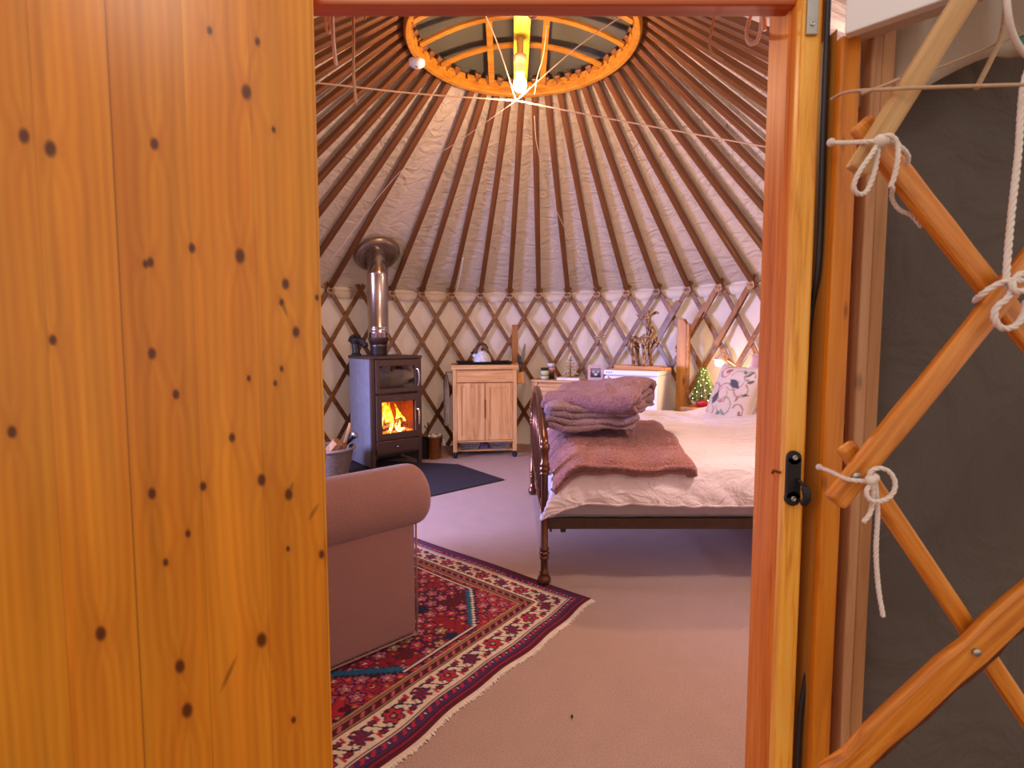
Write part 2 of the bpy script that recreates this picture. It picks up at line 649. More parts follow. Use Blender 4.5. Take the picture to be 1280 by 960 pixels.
# roof poles
ORD = ['', 'first', 'second', 'third', 'fourth', 'fifth', 'sixth', 'seventh', 'eighth', 'ninth', 'tenth', 'eleventh', 'twelfth', 'thirteenth',
       'fourteenth', 'fifteenth', 'sixteenth', 'seventeenth', 'eighteenth', 'nineteenth', 'twentieth', 'twenty-first', 'twenty-second', 'twenty-third', 'twenty-fourth']
def cord_loop(mb, c, r, th):
    ring = []
    ax = Vector((math.cos(th), -math.sin(th), 0))
    rd = Vector((math.sin(th), math.cos(th), 0))
    for j in range(13):
        a = 2 * PI * j / 12
        ring.append(c + ax * (math.cos(a) * r) + Vector((0, 0, 1)) * (math.sin(a) * r * 0.75) - rd * (0.02 + 0.004 * math.sin(3 * a)))
    mb.tube(ring, 0.0045, 5)
for k in range(-18, 20):
    th = PH + k * DTH
    if k == -5:
        continue                      # no pole stands where the flue passes
    a = roofp(th, -0.012 if abs(k) < 12 else 0.005, -0.012)
    b = roofp(th, 1.02, -0.005)
    if k < -4:
        lab = 'red-brown roof pole, %s to the left of the flue pipe counting along the eaves' % ORD[-5 - k]
    else:
        lab = 'red-brown roof pole, %s to the right of the flue pipe counting along the eaves' % ORD[k + 5]
    t = thing('roof_pole', lab, 'roof pole', a, 0, 'roof poles')
    bar('pole', (0, 0, 0), b - a, Vector((math.sin(th) * .6, math.cos(th) * .6, .8)), 0.036, 0.046, M['rafter'], t, 0.008)
    if -8 < k < 10:
        mb = MB()
        for dz in (0, -0.012):
            cord_loop(mb, wallp(th, 1.585 + dz, WR - 0.035) - a, 0.034, th)
        c0 = wallp(th, 1.575, WR - 0.07) - a
        mb.tube(spline([c0, c0 + Vector((0.012, 0, -0.03)), c0 + Vector((0.004, 0.01, -0.075 - 0.03 * R.random()))], 4), 0.003, 5)
        obj('binding', mb, M['hemp'], t, True)

# trellis: two layers of crossing slats
tr = thing('trellis', 'brown criss-cross wooden trellis standing round the yurt wall', 'trellis', (WC.x, WC.y, 0))
def slat(name, th0, sgn, z0, z1, rr, wdt, mat, seed):
    mb = MB()
    N = 14 if z1 - z0 > .6 else 4
    slope = DTH / 2 / 0.25
    q = random.Random(seed)
    vs, fs = [], []
    bow = (q.random() - .5) * 0.012
    for i in range(N + 1):
        z = z1 + (z0 - z1) * i / N
        th = th0 + sgn * (1.60 - z) * slope + (bow * math.sin(PI * i / N)) / WR
        # direction along the slat
        d = (wallp(th + sgn * 0.01 * slope, z - 0.01, rr) - wallp(th, z, rr)).normalized()
        nrm = Vector((math.sin(th), math.cos(th), 0))
        w_ = d.cross(nrm).normalized() * (wdt / 2)
        c = wallp(th, z, rr) - tr.location
        for (sn, sw) in ((-1, -1), (1, -1), (1, 1), (-1, 1)):
            vs.append(c + nrm * (0.006 * sn) + w_ * sw)
    for i in range(N):
        for j in range(4):
            j2 = (j + 1) % 4
            fs.append((i * 4 + j, i * 4 + j2, i * 4 + 4 + j2, i * 4 + 4 + j))
    fs += [(3, 2, 1, 0), tuple(N * 4 + j for j in range(4))]
    mb.add(vs, fs)
    return recalc(obj(name, mb, mat, tr, bevel=0.003))
for k in range(-11, 10):
    slat('slat', PH + k * DTH, 1, 0.01, 1.655, WR - 0.012, 0.042, M['slat'], k)
for k in range(-8, 14):
    slat('slat', PH + k * DTH, -1, 0.01, 1.655, WR - 0.026, 0.042, M['slat'], 50 + k)
# extra slats spliced on along the slats beside the timber post
def splice(k, sgn, py0, py1, Y, wdt, mat, off=0.0):
    z0, z1 = at(850, py0, Y).z, at(850, py1, Y).z
    slat('splice_slat', PH + k * DTH + off / WR, sgn, z1, z0, WR - 0.046, wdt, mat, 300 + int(py0))
splice(6, -1, 376, 414, 4.8, 0.060, M['slat'])
splice(5, 1, 376, 393, 4.8, 0.036, M['batten'], .03)
splice(7, -1, 352, 388, 4.5, 0.050, M['batten'])
splice(7, -1, 379, 442, 4.6, 0.042, M['batten'], -.028)
splice(7, -1, 406, 438, 4.6, 0.048, M['slat'], -.05)
splice(5, 1, 446, 463, 4.8, 0.05, M['slat'], .02)
splice(6, 1, 436, 449, 4.6, 0.05, M['batten'], .02)
splice(8, -1, 352, 432, 4.3, 0.046, M['batten'])

# timber post tied into the trellis behind the fridge
t = thing('timber_post', 'square pine post with angled top standing in the trellis beside the fridge', 'post', (1.505, 4.66, 0), rad(-40))
mb = MB()
w_, d_ = 0.042, 0.035
mb.add([(-w_, -d_, 0), (w_, -d_, 0), (w_, d_, 0), (-w_, d_, 0), (-w_, -d_, 1.31), (w_ * .3, -d_, 1.31), (w_, -d_, 1.26), (w_, d_, 1.26), (w_ * .3, d_, 1.31), (-w_, d_, 1.31)],
       [(3, 2, 1, 0), (0, 1, 6, 5, 4), (1, 2, 7, 6), (2, 3, 9, 8, 7), (3, 0, 4, 9), (4, 5, 8, 9), (5, 6, 7, 8)])
obj('upright', mb, wood('post_pine', '#8a5a20', '#b3792f', '#c08a42', 'Z', 1, .5, knots=.6), t, bevel=0.006)
bar('batten', (w_ + .012, -0.012, 0.62), (w_ + .012, -0.012, 1.27), (1, 0, 0), 0.024, 0.04, M['batten'], t, 0.004)

# ------------------------------------------------------------------ crown
cr = thing('roof_ring', 'round honey-coloured roof crown ring with bent hoops', 'crown', (CC.x, CC.y, RING - 0.05))
mb = MB()
n = 120
prof = [(CR - 0.02, -0.030), (CR + 0.008, -0.038), (CR + 0.02, -0.02), (CR + 0.02, 0.025), (CR - 0.02, 0.025)]
vs, fs = [], []
for (r_, z) in prof:
    vs += [(r_ * math.sin(2 * PI * j / n), r_ * math.cos(2 * PI * j / n), z) for j in range(n)]
m = len(prof)
for k in range(m):
    k2 = (k + 1) % m
    for j in range(n):
        j2 = (j + 1) % n
        fs.append((k * n + j, k * n + j2, k2 * n + j2, k2 * n + j))
mb.add(vs, fs)
recalc(obj('ring', mb, M['crown'], cr, bevel=0.004))
mb = MB()
for k in range(NP):
    th = PH + (k + 0.5) * DTH
    x, y = math.sin(th), math.cos(th)
    Mx = Matrix(((y, x, 0, 0), (-x, y, 0, 0), (0, 0, 1, 0), (0, 0, 0, 1)))
    mb.box((-0.033, CR - 0.024, 0.02), (0.033, CR + 0.004, 0.052 + 0.006 * R.random()), Mx)
obj('socket_block', mb, M['crown'], cr, bevel=0.003)['kind'] = 'stuff'
def hoop(off, along, h, wdt=0.04):
    L = math.sqrt(max(CR * CR - off * off, 0.01)) - 0.03
    vs, fs = [], []
    N = 28
    for i in range(N + 1):
        s = -1 + 2 * i / N
        z = 0.03 + h * (1 - s * s)
        sl_ = -2 * h * s / L
        nz = 1 / math.sqrt(1 + sl_ * sl_)
        for (a, b) in ((-1, -1), (1, -1), (1, 1), (-1, 1)):
            q = off + a * wdt / 2
            e = s * L - b * 0.009 * sl_ * nz
            vs.append((q, e, z + b * 0.009 * nz) if along else (e, q, z + b * 0.009 * nz))
    for i in range(N):
        for j in range(4):
            j2 = (j + 1) % 4
            fs.append((i * 4 + j, i * 4 + j2, i * 4 + 4 + j2, i * 4 + 4 + j))
    fs += [(3, 2, 1, 0), tuple(N * 4 + j for j in range(4))]
    b_ = MB()
    b_.add(vs, fs)
    recalc(obj('hoop', b_, M['crown'], cr, bevel=0.003))
for off, h in ((0.36, 0.13), (0.12, 0.17), (-0.12, 0.17), (-0.34, 0.13)):
    hoop(off, False, h)
for off, h in ((-0.2, 0.15), (0.15, 0.15)):
    hoop(off, True, h + 0.02)
mb = MB()
mb.box((-0.05, -CR + .03, -0.01), (0.042, CR - .05, 0.014))
obj('cross_plank', mb, M['plank'], cr, bevel=0.004)

# crown cover cloth
mb = MB()
N = 48
def cover(u, v):
    th = 2 * PI * u
    r_ = (CR + 0.16) * v + 1e-4
    z = RING + 0.02 + 0.2 * (1 - (r_ / (CR + 0.16)) ** 2) + 0.006 * math.sin(9 * th) * v
    return Vector((CC.x + r_ * math.sin(th), CC.y + r_ * math.cos(th), z - (0.02 if v > .95 else 0)))
mb.grid(N, 14, cover)
o = tag(obj('crown_cover', mb, M['olive'], smooth=True), 'olive green canvas cap stretched over the crown opening', 'canvas cover')
uv(o, lambda c: (c.x, c.y))

# bulb
bulb_at = at(650, 104, 3.14)
lb = thing('light_bulb', 'glowing bare bulb in a glass-necked holder below the crown plank', 'light bulb', bulb_at)
mb = MB()
mb.lathe([(1e-4, -0.05), (0.02, -0.046), (0.034, -0.03), (0.039, -0.008), (0.034, 0.015), (0.022, 0.036), (0.015, 0.052)], n=20)
gb = obj('bulb', mb, emit('hot_filament_glass', '#ffd27a', 90), lb, True)
mb = MB()
mb.lathe([(0.026, 0.05), (0.03, 0.055), (0.03, 0.13), (0.038, 0.135), (0.038, 0.15), (0.02, 0.16), (0.02, RING - 0.062 - bulb_at.z)], n=20)
obj('holder', mb, plain('cream_lampholder', '#d8c49a', 0.4), lb, True)

# smoke alarm on the crown ring
p = at(521, 79, 3.0)
sa = thing('smoke_alarm', 'small white round smoke alarm fixed under the left of the crown ring', 'smoke alarm', p)
mb = MB()
mb.lathe([(1e-4, -0.018), (0.03, -0.017), (0.042, -0.008), (0.044, 0.012), (1e-4, 0.013)], n=24)
obj('case', mb, M['white'], sa, True)
mb = MB()
mb.lathe([(0.008, -0.022), (0.01, -0.017), (1e-4, -0.016)], n=12)
obj('button', mb, M['steel'], sa, True)

# ------------------------------------------------------------------ cords strung under the roof
def cord(label, pts, r, mat=None, sag=0.0, name='cord'):
    pts = [Vector(p) for p in pts]
    o = pts[0].copy()
    mb = MB()
    mb.tube(spline([p - o for p in pts], 10), r, 6)
    ob = obj(name, mb, mat or M['hemp'], None, True)
    ob.location = o
    return tag(ob, label, 'cord')
hub = at(645, 126, 3.16)
cord('bracing cord running from left of the bulb down to the left roof', [hub, at(520, 117, 2.8), at(400, 104, 2.45), at(255, 92, 2.2)], 0.0044)
cord('bracing cord running from the bulb down to the right behind the jamb', [hub, at(760, 148, 3.0), at(960, 184, 2.9), at(1010, 192, 2.9)], 0.0044)
cord('frayed cord rising from the bulb to the right rim of the crown', [hub, at(720, 60, 3.0), at(782, 16, 2.9), Vector((0.62, 2.85, 2.88))], 0.0036)
cord('frayed cord rising from the bulb towards the top left of the crown', [hub, at(622, 55, 3.0), at(602, 8, 2.85), at(594, -14, 2.78)], 0.0034)
cord('thin pale string slanting from the bulb to the lower left roof', [hub, at(560, 185, 3.5), at(500, 215, 3.7), at(412, 328, 4.2)], 0.0024)
cord('thin string hanging from the crown rim down the roof right of centre', [at(668, 145, 3.75), at(672, 185, 3.95), at(690, 250, 4.4), at(735, 345, 5.1), at(745, 362, 5.3)], 0.003)
cord('white electric lead looping from the crown plank beside the bulb', [at(684, 30, 3.1), at(679, 70, 3.2), at(672, 95, 3.25), at(668, 118, 3.3)], 0.0026)
cord('pale tie cord hanging beside a roof pole above the cabinet', [at(579, 322, 4.95), at(576, 340, 5.1), at(571, 364, 5.35)], 0.005, M['rope'])
# ================================================================== door leaf, swung open towards the camera
DH = Vector((-0.300, 0.835, 0))
DA = rad(21)
DL, DZ = 0.74, 1.80
ddir = Vector((-math.cos(DA), -math.sin(DA), 0))
dn = Vector((math.sin(DA), -math.cos(DA), 0))          # face seen by the camera
def door_hit(px, py):
    d = ray(px, py)
    o = Vector((0, 0, EYE))
    t = (DH - o).dot(dn) / d.dot(dn)
    p = o + d * t
    return (p - DH).dot(ddir), p.z
NUd, NVd = 420, 620
mb = MB()
mb.grid(NUd, NVd, lambda u, v: Vector((-u * DL, 0, 0.02 + v * (DZ - 0.02))))
nfront = len(mb.v)
mb.box((-DL, 0.002, 0.02), (0, 0.038, DZ))
door = thing('door_1', 'varnished knotty pine plank door swung open on the left', 'door', DH, DA)
del door['category']
struct(door)
uu = np.tile(np.linspace(0, 1, NUd + 1), NVd + 1) * DL
zz = np.repeat(np.linspace(0, 1, NVd + 1), NUd + 1) * (DZ - 0.02) + 0.02
seams = [door_hit(x, 480)[0] for x in (401, 325, 246, 156, 62)] + [0.62, 0.75]
edges = [0.0] + seams
knots = [(63, 186, 9), (193, 180, 7), (188, 328, 6), (240, 310, 6), (300, 320, 9), (308, 115, 9), (262, 38, 5), (322, 52, 5), (357, 355, 7),
         (352, 378, 5), (370, 415, 7), (190, 442, 7), (220, 493, 6), (311, 473, 4), (352, 461, 4), (344, 479, 4), (290, 547, 6), (327, 600, 8),
         (361, 618, 8), (254, 608, 6), (190, 617, 7), (235, 667, 5), (402, 693, 6), (126, 792, 9), (225, 833, 9), (234, 888, 10), (327, 800, 10),
         (367, 900, 5), (15, 540, 7), (66, 425, 6), (182, 330, 5), (207, 703, 5), (360, 686, 4), (396, 372, 4), (342, 162, 4), (30, 170, 8)]
streaks = [(286, 842, 5, 26, -0.45), (392, 640, 5, 13, -0.6), (364, 610, 4, 10, -.3), (354, 382, 4, 16, 0.3)]
base = np.array(lin('#e08a22'))
tints = [(1.0, 1.02), (0.96, 0.9), (1.03, 1.06), (0.93, 0.9), (1.0, 1.04), (0.9, .85), (0.97, 0.95)]
cols = np.ones((nfront, 3)) * base
wx = uu.copy()
kn = np.zeros(nfront)
halo = np.zeros(nfront)
for (px, py, r_) in knots:
    ks, kz = door_hit(px, py)
    s = r_ * 0.00078
    dx, dz = (uu - ks) / s, (zz - kz) / (s * 1.7)
    d2 = dx * dx + dz * dz
    kn = np.maximum(kn, np.clip(1.35 - d2, 0, 1) * 0.95)
    halo = np.maximum(halo, np.exp(-d2 / 6) * 0.5)
    wx = wx + np.sign(dx) * s * 0.9 * np.exp(-(dx / 4) ** 2 - (dz / 3.5) ** 2) * 1.6
for (px, py, rx, rz_, sl_) in streaks:
    ks, kz = door_hit(px, py)
    z_ = (zz - kz)
    dx = (uu - ks - sl_ * z_) / (rx * 0.00078)
    dz = z_ / (rz_ * 0.00115)
    kn = np.maximum(kn, np.clip(1.1 - dx * dx - dz * dz, 0, 1) * 0.6)
pid = np.clip(np.searchsorted(edges, uu) - 1, 0, 6)
wob = fbm(uu * 3 + pid * 17.3, zz * 0.9, 3, 3) * 0.02
g = np.sin((wx + wob) * 2 * PI / 0.012 + fbm(uu * 30, zz * 2, 9, 3) * 4)
g2 = fbm((wx + wob) * 60, zz * 2.0 + pid * 5, 11, 4)
patch = fbm(uu * 7 + pid * 3.1, zz * 1.5 + pid * 9, 21, 4)  # random plank tone; paler patches put varnish sheen into the colour
for c in range(3):
    t = np.array([q[0] if c < 2 else q[1] for q in tints])[pid]
    k = [0.07, 0.16, 0.22][c]
    cols[:, c] *= t * (1 + k * 0.6 * g) * (1 + k * 2.6 * (g2 - 0.48)) * (1 + k * 3.2 * (patch - 0.48))
dark = np.array(lin('#5a2408'))
ring = np.array(lin('#b45a14'))
cols = cols * (1 - halo[:, None]) + (cols * 0.55 + ring * 0.45) * halo[:, None]
cols = cols * (1 - kn[:, None]) + dark * kn[:, None]
for e in edges[1:]:
    s_ = np.exp(-((uu - e) / 0.0010) ** 2) * (0.5 if abs(e - seams[3]) < .001 else 0.25)
    cols *= (1 - s_[:, None])
leaf = obj('leaf', mb, patterned('varnished_pine', 0.33, 1, 0.08, 0.35, 0.0, grain=(40, 40, 2.0)), door)
paint(leaf, np.clip(cols, 0, 1))

# ------------------------------------------------------------------ door frame
fr = thing('trim_1', 'orange timber frame of the door opening', 'frame', (0.44, 0.87, 0))
del fr['category']
struct(fr)
fo = fr.location
def px_x(px, Y):
    return at(px, 411, Y).x
XJ = px_x(955.5, .87)
XM = px_x(986.5, .845)
XR = px_x(1013.5, .84)
HZ = at(690, 5.5, .858).z
mb = MB()
mb.box((XM - .001 - fo.x, -0.012, -0.02), (XM + .03 - fo.x, 0.004, 1.95))
mb.box((XM - .0035 - fo.x, 0.002, -0.02), (XM + .03 - fo.x, 0.072, 1.95))
obj('jamb', mb, M['frame'], fr, bevel=0.003)
mb = MB()
mb.box((XM - fo.x, -0.03, -0.02), (XR - fo.x, 0.06, 1.95))
obj('jamb_face', mb, M['yellow'], fr, bevel=0.004)['label'] = 'pale yellow pine front strip'
mb = MB()
mb.box((-0.42 - fo.x, 0.02, -0.02), (-0.365 - fo.x, 0.08, 1.95))
obj('jamb', mb, M['frame'], fr, bevel=0.003)
mb = MB()
mb.box((-0.40 - fo.x, -0.012, HZ), (XM - fo.x + .002, 0.022, HZ + 0.14))
mb.box((-0.40 - fo.x, 0.02, at(690, 10, .94).z), (XM - fo.x + .002, 0.07, HZ + 0.16))
obj('head', mb, M['framex'], fr, bevel=0.004)
mb = MB()
xa, xb = px_x(1013, .86), px_x(1031, .86)
mb.box((xa - fo.x, 0.025, -0.02), (xb - fo.x, 0.10, 1.95))
obj('recess', mb, M['redwood'], fr, bevel=0.002)['label'] = 'dark reddish strip behind the cable'
# latch keeper
lk = at(991, 595, .838) - fo
mb = MB()
mb.box((-.0115, -.004, -.036), (.0115, .003, .030), Matrix.Translation(lk))
mb.lathe([(0.0115, -.003), (0.0115, .004)], lk + Vector((0, 0, .030)), 16, Matrix.Rotation(PI / 2, 3, 'X'))
mb.lathe([(0.0125, -.003), (0.0125, .004)], lk + Vector((0, 0, -.036)), 16, Matrix.Rotation(PI / 2, 3, 'X'))
kp = obj('latch_keeper', mb, M['black'], fr, bevel=0.001)
kp['label'] = 'black metal latch keeper'
mb = MB()
mb.tube(spline([lk + Vector((.006, -.004, -.005)), lk + Vector((.011, -.016, -.014)), lk + Vector((.013, -.02, -.03)), lk + Vector((.011, -.012, -.043))], 6), [.003] * 6 + [.006] * 12 + [.004], 8)
obj('lug', mb, M['black'], kp, True)
for dz in (.031, -.036):
    mb = MB()
    mb.lathe([(.0045, -.001), (.0042, .0025), (.002, .003), (.0018, .001)], lk + Vector((0, -.004, dz)), 14, Matrix.Rotation(PI / 2, 3, 'X'))
    obj('screw', mb, M['steel'], kp, True)
mb = MB()
q = Vector((XM - .003, .868, at(976, 588, .868).z)) - fo
mb.tube(spline([q + Vector((-.008, -.008, -.003)), q + Vector((-.008, -.012, .003)), q + Vector((0, -.012, .0)), q + Vector((.012, -.014, .002))], 5), .0022, 6)
obj('hook', mb, plain('rusty_hook', '#8a4a28', 0.6, .5), fr, True)
# zinc plate at the top of the jamb
z0 = at(1014, 44, .838) - fo
mb = MB()
mb.box((-.0085, -.003, 0), (.0085, .002, 0.16), Matrix.Translation(z0))
zp = obj('keep_plate', mb, M['steel'], fr, bevel=0.001)
zp['label'] = 'patterned zinc strike plate'
mb = MB()
mb.lathe([(.0036, 0), (.0034, .002), (.0018, .002), (.0016, 0.0005)], z0 + Vector((0, -.003, .015)), 14, Matrix.Rotation(PI / 2, 3, 'X'))
obj('screw', mb, M['chrome'], zp, True)

# posts to the right of the frame
def post(name, label, pxa, pxb, Y, dep, mat, z1=1.75):
    xa, xb = px_x(pxa, Y), px_x(pxb, Y)
    mb = MB()
    mb.box((0, 0, 0), (xb - xa, dep, z1))
    t = thing(name, label, 'post', (xa, Y, -0.02))
    obj('upright', mb, mat, t, bevel=0.003)
    return t, xa, xb
t, xa, xb = post('door_stud', 'honey pine stud standing right of the black cable, rope knots tied across it', 1037, 1061.5, .815, .08, M['stile'], at(1060, 44, .815).z + .02)
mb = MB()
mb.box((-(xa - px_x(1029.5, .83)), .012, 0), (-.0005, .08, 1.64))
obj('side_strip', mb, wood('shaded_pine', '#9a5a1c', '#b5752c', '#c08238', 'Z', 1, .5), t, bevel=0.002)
mb = MB()
mb.box((0, -.004, 0), (xb - xa, .0, .055))
obj('end_block', mb, M['frame'], t, bevel=0.004)
t, xa, xb = post('porch_post', 'pale pink two-piece timber post in front of the dark canvas', 1074.5, 1087, .82, .05, M['pale'], 1.66)
mb = MB()
mb.box((xb - xa + .001, .004, 0), (px_x(1103, .824) - xa, .05, 1.66))
obj('upright', mb, wood('pale_knotty', '#9a633a', '#bb8455', '#c99468', 'Z', 1, .55, knots=.7), t, bevel=0.003)
mb = MB()
mb.grid(3, 40, lambda u, v: Vector((px_x(1060, .86) + u * .03, .862 + .004 * n1(v * 6, u, 2), -.02 + v * 1.72)))
o = tag(obj('canvas_strip', mb, M['strip'], None, True, solid=.003), 'grey canvas strip showing between the honey stud and the pale post', 'canvas')
uv(o, lambda c: (c.x, c.z))

# dark canvas wall to the right
mb = MB()
def dark_fn(u, v):
    x = .585 + u * 1.0
    z = -.02 + v * 1.62
    top = 1.0
    return Vector((x, .872 - 0.16 * u * u + .012 * (n1(u * 5, v * 4, 31) - .5) * 2, z))
mb.grid(60, 60, dark_fn)
o = obj('wall_right', mb, M['dark'], None, True)
uv(o, lambda c: (c.x, c.z))
struct(o, 'dark green-grey canvas wall of the porch on the right')

# cream flap above the dark canvas
mb = MB()
def flap_fn(u, v):
    px = 1088 + 260 * u
    yb = 118 - 62 * u + 10 * math.sin(u * 9)
    b = at(px, yb, .80)
    p = Vector((b.x, .85 - .09 * u, b.z))
    fold = .016 * math.sin(u * 24 + 3 * n1(u * 4, 1, 8)) * (0.4 + v)
    return p + Vector((0, -fold + .02 * v, v * .26))
mb.grid(70, 16, flap_fn)
o = tag(obj('canvas_flap', mb, M['cream'], None, True, solid=.004), 'rumpled cream canvas gathered above the dark porch wall', 'canvas')
uv(o, lambda c: (c.x, c.z))
mb = MB()
mb.grid(6, 6, lambda u, v: at(1272 + 60 * u, 42 + 18 * v + 4 * u, .76 - .02 * u))
tag(obj('tarp', mb, plain('teal_tarp', '#4fa39c', .6), None, True, solid=.004), 'scrap of teal tarpaulin showing behind the white cord, top right', 'tarpaulin')

# white board over the stud
b0 = at(1055.5, 43, .80)
wb = thing('white_board', 'white painted board fixed above the honey stud, top right', 'board', b0, rad(-45))
mb = MB()
mb.box((0, 0, 0), (.42, .018, .17))
obj('face', mb, M['white'], wb, bevel=.002)
mb = MB()
mb.box((0.006, .018, .004), (.42, .05, .03))
obj('lip', mb, plain('offwhite_paint', '#cbb9b4', .5), wb, bevel=.002)

# porch trellis
pt = thing('porch_trellis', 'orange wooden trellis rods crossing over the dark canvas at the right', 'trellis', (0.9, .70, 0))
def prod(x0, y0, x1, y1, Y, wdt, mat, lab=None, wob=0.0, seed=1, thick=.016):
    a, b = at(x0, y0, Y), at(x1, y1, Y)
    b = a.lerp(b, 1.45)
    o = bar('rod', a - pt.location, b - pt.location, (0, 1, 0), thick, wdt, mat, pt, .005, wob, seed, 14)
    if lab:
        o['label'] = lab
    return o
prod(1074, 153, 1318, 464, .705, .030, M['rod'], seed=2, wob=.001)
prod(1070, 216, 1262, -92, .682, .028, M['palerod'], 'pale ash rod', seed=3)
prod(1042, 628, 1330, 274, .682, .031, M['rod'], seed=4, wob=.001)
prod(1056, 556, 1318, 948, .705, .025, M['rod'], seed=5)
prod(1036, 976, 1330, 706, .682, .042, M['rod'], 'broad rod with a wavy bark edge', wob=.006, seed=6)
a_, b_ = at(1036, 976, .690), at(1330, 706, .690)
b_ = a_.lerp(b_, 1.45)
pp = Vector((1, 0, -1)).normalized() * .0185
bar('bark_edge', a_ + pp - pt.location, b_ + pp - pt.location, (0, 1, 0), .014, .013, plain('dark_bark', '#5a2410', .8, 0, .3, 60), pt, .003, .007, 6, 24)
for (px, py) in ((1220, 815), (1070, 595)):
    mb = MB()
    c = at(px, py, .672) - pt.location
    mb.lathe([(1e-4, -.004), (.004, -.003), (.005, .001), (.005, .003)], c, 14, Matrix.Rotation(PI / 2, 3, 'X') @ Matrix.Rotation(PI, 3, 'X') @ Matrix.Rotation(PI, 3, 'X'))
    obj('bolt_head', mb, M['steel'], pt, True)

# ------------------------------------------------------------------ ropes of the porch
def rope(label, paths, r, twisted=True, mat=None, ends=()):
    P = [[at(*p) for p in path] for path in paths]
    o = P[0][0].copy()
    P = [[p - o for p in path] for path in P]
    mb = rope_mb(P, r) if twisted else MB()
    if not twisted:
        for path in P:
            mb.tube(spline(path, 10), r, 10)
    for e in ends:
        mb.ball(at(*e[:3]) - o, e[3], 8)
    ob = obj('rope', mb, mat or M['rope'], None, True)
    ob.location = o
    return tag(ob, label, 'rope', 'porch ropes')
Yr = .664
rope('white twisted rope tied in a drooping bow at the top crossing of the porch trellis',
     [[(1039, 178, .80), (1060, 178, .72), (1085, 177, Yr), (1100, 176, Yr)],
      [(1099, 176, Yr), (1090, 192, Yr - .006), (1074, 215, Yr - .008), (1067, 234, Yr - .006), (1074, 243, Yr - .004), (1084, 238, Yr), (1093, 215, Yr), (1097, 192, Yr), (1097, 176, Yr)],
      [(1095, 178, Yr - .004), (1104, 171, Yr - .008), (1114, 170, Yr - .01), (1122, 180, Yr - .01), (1122, 200, Yr - .012), (1118, 220, Yr - .01), (1113, 234, Yr - .008)],
      [(1100, 178, Yr + .004), (1114, 178, Yr), (1128, 186, Yr + .004), (1135, 196, Yr + .01), (1133, 206, Yr + .02)],
      [(1116, 234, .70), (1115, 248, .715), (1124, 262, .72), (1140, 270, .72), (1152, 284, .72)]], .0030,
     ends=[(1039, 178, .80, .0062), (1100, 176, Yr - .004, .0075), (1106, 175, Yr - .004, .0065)])
rope('white rope tied in one loop with long hanging tails, lower on the porch trellis',
     [[(1024, 584, .80), (1040, 590, .72), (1060, 599, .668), (1085, 602, Yr)],
      [(1088, 604, Yr - .002), (1083, 615, Yr - .006), (1088, 625, Yr - .008), (1102, 626, Yr - .01), (1115, 618, Yr - .01), (1119, 604, Yr - .01), (1112, 590, Yr - .008), (1099, 585, Yr - .006), (1088, 590, Yr - .004), (1085, 602, Yr)],
      [(1090, 600, Yr), (1091, 620, Yr), (1088, 640, Yr), (1079, 653, Yr)],
      [(1094, 600, Yr), (1097, 640, Yr + .002), (1095, 690, Yr + .004), (1098, 735, Yr + .004), (1104, 771, Yr)]], .0030,
     ends=[(1024, 584, .80, .005), (1088, 600, Yr - .004, .0065), (1093, 597, Yr - .003, .006)])
rope('thick white rope hanging at the far right, knotted round a trellis crossing',
     [[(1292, 70, .70), (1279, 110, .69), (1273, 190, .68), (1264, 270, .67), (1258, 345, .66), (1262, 360, .655)],
      [(1219, 376, .69), (1226, 369, .665), (1246, 356, .656), (1268, 350, .65), (1292, 356, .65)],
      [(1262, 358, .65), (1275, 343, .65), (1296, 340, .65)],
      [(1266, 362, .648), (1258, 374, .648), (1246, 384, .65), (1243, 398, .65), (1252, 410, .65), (1268, 408, .65), (1279, 394, .65), (1283, 376, .65)],
      [(1264, 352, .645), (1270, 364, .642), (1290, 362, .642)]], .0040)
rope('smooth white cord curving in from the top edge above the thick rope', [[(1257, -30, .68), (1260, 15, .68), (1267, 45, .69), (1282, 68, .70), (1300, 78, .71)]], .0036, False)
rope('thin pale cord stretched level across the porch trellis at the top', [[(1039, 124, .80), (1060, 115, .76), (1120, 111, .668), (1200, 108, .668), (1310, 105, .668)], [(1078, 117, .72), (1100, 109, .69), (1124, 99, .67)]], .0022, False, M['hemp'])
rope('thin cord slanting up across the gathered cream canvas', [[(1160, 90, .78), (1200, 74, .77), (1250, 53, .76), (1300, 36, .75)]], .0016, False, M['hemp'])
rope('flat beige tape end dangling over the dark canvas at the top right', [[(1258, 8, .77), (1252, 45, .76), (1238, 76, .75), (1220, 112, .75)]], .0034, False, M['hemp'])

# black cable beside the door frame
pts = [(1036, -20), (1033, 60), (1029, 160), (1026, 270), (1022, 340), (1014, 392), (1009, 470), (1009, 560), (1011, 640), (1015, 730), (1013, 810), (1002, 880), (998, 930), (996, 990)]
Yc = [.838, .838, .838, .84, .842, .862, .872, .872, .862, .85, .845, .84, .84, .84]
P = [at(x, y, q) for (x, y), q in zip(pts, Yc)]
mb = MB()
mb.tube(spline([p - P[0] for p in P], 8), .0042, 8)
o = obj('cable', mb, M['cable'], None, True)
o.location = P[0]
tag(o, 'black electric cable running down beside the yellow door jamb', 'cable')

